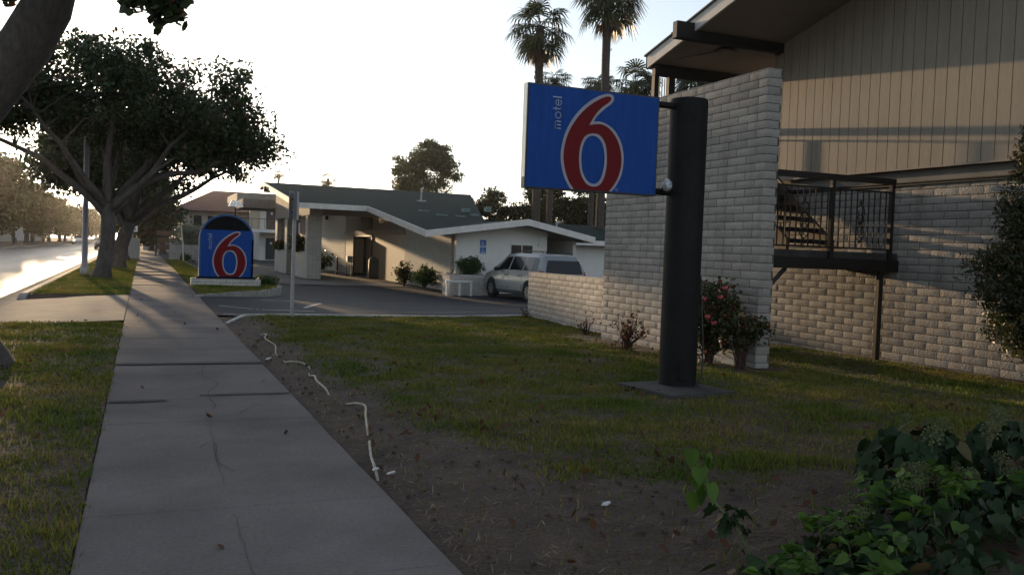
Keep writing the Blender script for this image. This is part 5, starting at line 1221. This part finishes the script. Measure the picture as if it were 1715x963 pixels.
# lamp post, speed sign, cabinet, fence, boards
t = thing('street_lamp', 'slender grey street lamp post rising into the tree crown', 'street lamp', (-1.86,34.95,0))
mb = MB(); mb.tube([(-1.86,34.95,-.1),(-1.86,34.95,.3),(-1.86,34.95,.32),(-1.84,34.95,7.6)], [.15,.14,.105,.07], 12); mb.build('pole', M['galv'], t, True)
mb = MB(); mb.tube(smooth_line([(-1.84,34.95,7.5),(-2.3,34.95,7.95),(-3.6,34.95,8.1)],5), .04, 8); mb.build('arm', M['galv'], t)
mb = MB(); mb.bbox(-4.2,-3.5,34.8,35.1,8.03,8.16,.03); mb.build('lamp_head', M['galv'], t)
t = thing('speed_sign', 'white speed limit sign on a post behind the tree trunks', 'sign', (-.62,70,0))
mb = MB(); mb.box(-.65,-.59,70,70.06,-.1,2.6); mb.build('post', M['galv'], t)
mb = MB(); mb.box(-.93,-.31,69.965,69.985,1.75,2.55); mb.build('panel', M['sign_white'], t)
def text_part(s, size, c, parent, m):
    cu = bpy.data.curves.new('lettering', 'FONT'); cu.body = s; cu.size = size; cu.align_x = 'CENTER'; cu.align_y = 'CENTER'; cu.extrude = .002
    return from_curve('lettering', cu, lambda u, v, w_: (c[0]+u, c[1]-w_-.002, c[2]+v), m, parent)
text_part('SPEED', .17, (-.62,69.962,2.44), t, M['sign_black']); text_part('LIMIT', .17, (-.62,69.962,2.28), t, M['sign_black']); text_part('35', .46, (-.62,69.962,1.98), t, M['sign_black'])
t = thing('utility_cabinet', 'pale grey utility cabinet on the parkway beside the far sidewalk', 'cabinet', (-.42,60.5,0))
mb = MB(); mb.bbox(-.78,-.12,60.4,60.9,-.05,1.32,.03); mb.build('case', M['grey_box'], t); mb = MB(); mb.bbox(-.73,-.17,60.385,60.4,.12,1.22,.005); mb.build('door', M['grey_box'], t); mb = MB(); mb.box(-.82,-.08,60.36,60.94,-.1,.06); mb.build('base', M['concrete_old'], t)
t = thing('picket_fence', 'low white fence beyond the monument sign lawn', 'fence', (2.7,61.5,0))
for i in range(13):
    mb = MB(); x0 = 1.75+i*.2; mb.box(x0,x0+.185,61.2,61.24,.02,1.0); mb.build('picket', M['fence_white'], t)
mb = MB(); mb.box(1.62,1.75,61.15,61.29,-.1,1.12); mb.build('post', M['fence_white'], t); mb = MB(); mb.box(1.7,4.4,61.24,61.3,.75,.85); mb.build('rail', M['fence_white'], t)
t = thing('board_sign', 'dark wooden board sign hanging beside the far sidewalk', 'sign', (1.3,70,0))
for x0 in (.95,2.1):
    mb = MB(); mb.box(x0-.05,x0+.05,70,70.1,-.1,2.1); mb.build('post', M['black_wood'], t)
for z0 in (1.55,1.05,.55):
    mb = MB(); mb.box(1.0,2.05,69.97,70.02,z0,z0+.36); mb.build('board', M['brown_wood'], t)
t = thing('leaning_post', 'thin weathered post leaning in front of the white fence', 'post', (2.35,58,0))
mb = MB(); mb.tube([(2.35,58,-.05),(2.28,58,1.2),(2.18,58,2.15)], [.045,.04,.035], 7); mb.build('shaft', M['fascia'], t); mb = MB(); mb.ball((2.18,58,2.16), .04, 7, 4); mb.build('cap', M['fascia'], t)
t = thing('yard_wall', 'pale wall across the end of the far sidewalk', 'wall', (1.5,105,0))
mb = MB(); mb.box(.1,6,105,105.3,-.1,1.25); mb.build('wall', M['fence_white'], t)
t = thing('area_light', 'double floodlight on a pole behind the monument sign', 'lamp', (5.5,60,-.3))
mb = MB(); mb.tube([(5.5,60,-.35),(5.5,60,3.5)], .05, 8); mb.build('pole', M['door_metal'], t)
for dx in (-.25,.25):
    mb = MB(); mb.hexa([(5.5+dx-.22,59.8,3.55),(5.5+dx+.22,59.8,3.55),(5.5+dx+.22,60.2,3.55),(5.5+dx-.22,60.2,3.55),(5.5+dx*.5-.1,59.9,3.95),(5.5+dx*.5+.1,59.9,3.95),(5.5+dx*.5+.1,60.1,3.95),(5.5+dx*.5-.1,60.1,3.95)]); mb.build('lamp_head', M['area_glow'], t)

# ------------------------------------------------------------------ buildings behind
BB = thing('balcony_block', 'pale two-storey motel block with balcony and dark doors behind the canopy', 'building', (12,91,-.3))
s_ = MB(); s_.box(10.6,24,90.5,98,-.45,5.2); s_.build('wall', M['stucco'], BB)
s_ = MB(); s_.box(8.2,24,88.2,98.5,5.2,5.9); s_.build('roof', M['band'], BB)
s_ = MB(); s_.box(8.4,24,88.4,90.5,2.25,2.55); s_.build('balcony', M['sign_white'], BB)
s_ = MB(); s_.box(8.4,24,88.42,88.5,3.5,3.57); s_.box(8.4,8.46,88.42,90.5,3.5,3.57)
for i in range(20): s_.box(8.4+i*.6,8.43+i*.6,88.44,88.48,2.55,3.5)
s_.build('railing', M['door_metal'], BB)
for z0 in (-.35, 2.55):
    s_ = MB(); s_.box(11.2,12.2,90.42,90.5,z0,z0+2.1); dd = s_.build('door', M['door_dark'], BB); s_ = MB(); s_.box(11.6,11.8,90.39,90.42,z0+1.5,z0+1.7); s_.build('number_plate', M['sign_white'], dd)
s_ = MB(); s_.box(13,15,90.44,90.5,3.4,4.6); s_.build('window', M['glass'], BB)
s_ = MB(); s_.box(9.6,10.6,90.3,90.5,2.55,5.2); s_.box(8.5,8.8,88.5,88.8,-.4,2.25); s_.build('end_wall', M['cream'], BB)
HB = thing('hip_roof_building', 'beige building with a wide brown hip roof beyond the monument sign', 'building', (10,118,0))
s_ = MB(); s_.box(4.4,26,113,130,-.2,4.7); s_.build('wall', M['beige'], HB)
s_ = MB(); s_.add([(2.9,111.5,4.75),(27.5,111.5,4.75),(27.5,132,4.75),(2.9,132,4.75),(8.3,121,7.65),(22,121,7.65)], [(0,1,5,4),(1,2,5),(2,3,4,5),(3,0,4),(3,2,1,0)]); s_.build('roof', M['brown_roof'], HB)
for x0 in (5.6,7.2,9.5):
    s_ = MB(); s_.box(x0,x0+.9,112.95,113.0,3.0,4.2); s_.build('window', M['glass'], HB)
s_ = MB(); s_.box(4.3,26,112.6,113,1.6,2.0); s_.build('band', M['brown_roof'], HB)
for i, (x_, y_, lb_) in enumerate(((-22,150,'low pale house among trees at the left edge across the road'),(-21,182,'second low pale house across the road, deeper in the haze'))):
    t = thing('house', lb_, 'house', (x_,y_,0))
    s_ = MB(); s_.box(x_-3,x_+3.5,y_-7,y_+7,-.1,2.5); s_.build('wall', M['stucco'], t)
    s_ = MB(); s_.add([(x_-3.6,y_-7.6,2.5),(x_+4.2,y_-7.6,2.5),(x_+4.2,y_+7.6,2.5),(x_-3.6,y_+7.6,2.5),(x_+.3,y_-7.6,3.9),(x_+.3,y_+7.6,3.9)], [(0,1,4),(1,2,5,4),(2,3,5),(3,0,4,5),(3,2,1,0)]); s_.build('roof', M['brown_roof'], t)
    for dy in (-4,0,4):
        s_ = MB(); s_.box(x_+3.5,x_+3.55,y_+dy-.6,y_+dy+.6,.9,2.0); s_.build('window', M['glass'], t)
t = thing('yard_sign', 'small white sign on posts across the road', 'sign', (-13.2,118,0))
mb = MB(); mb.box(-13.6,-12.8,118,118.06,.8,2.0); mb.build('panel', M['sign_white'], t); mb = MB(); mb.box(-13.55,-13.47,118.06,118.12,-.1,1.9); mb.build('post', M['fence_white'], t); mb = MB(); mb.box(-12.93,-12.85,118.06,118.12,-.1,1.9); mb.build('post', M['fence_white'], t)
# far vegetation closing the view
r = np.random.default_rng(77)
P = np.concatenate([np.stack([r.uniform(-150,-30,160), r.uniform(140,360,160), r.uniform(.5,6,160)],1), np.stack([r.uniform(45,170,160), r.uniform(90,300,160), r.uniform(.5,5.5,160)],1), np.stack([r.uniform(-30,90,150), r.uniform(355,395,150), r.uniform(.5,7,150)],1)])
tag(fast('distant_woods', leaf_quads(cloud(P, 60, 2.0, r, .6), 1.1, .7, r, .2), 6, M['leaf_far']), kind='stuff')
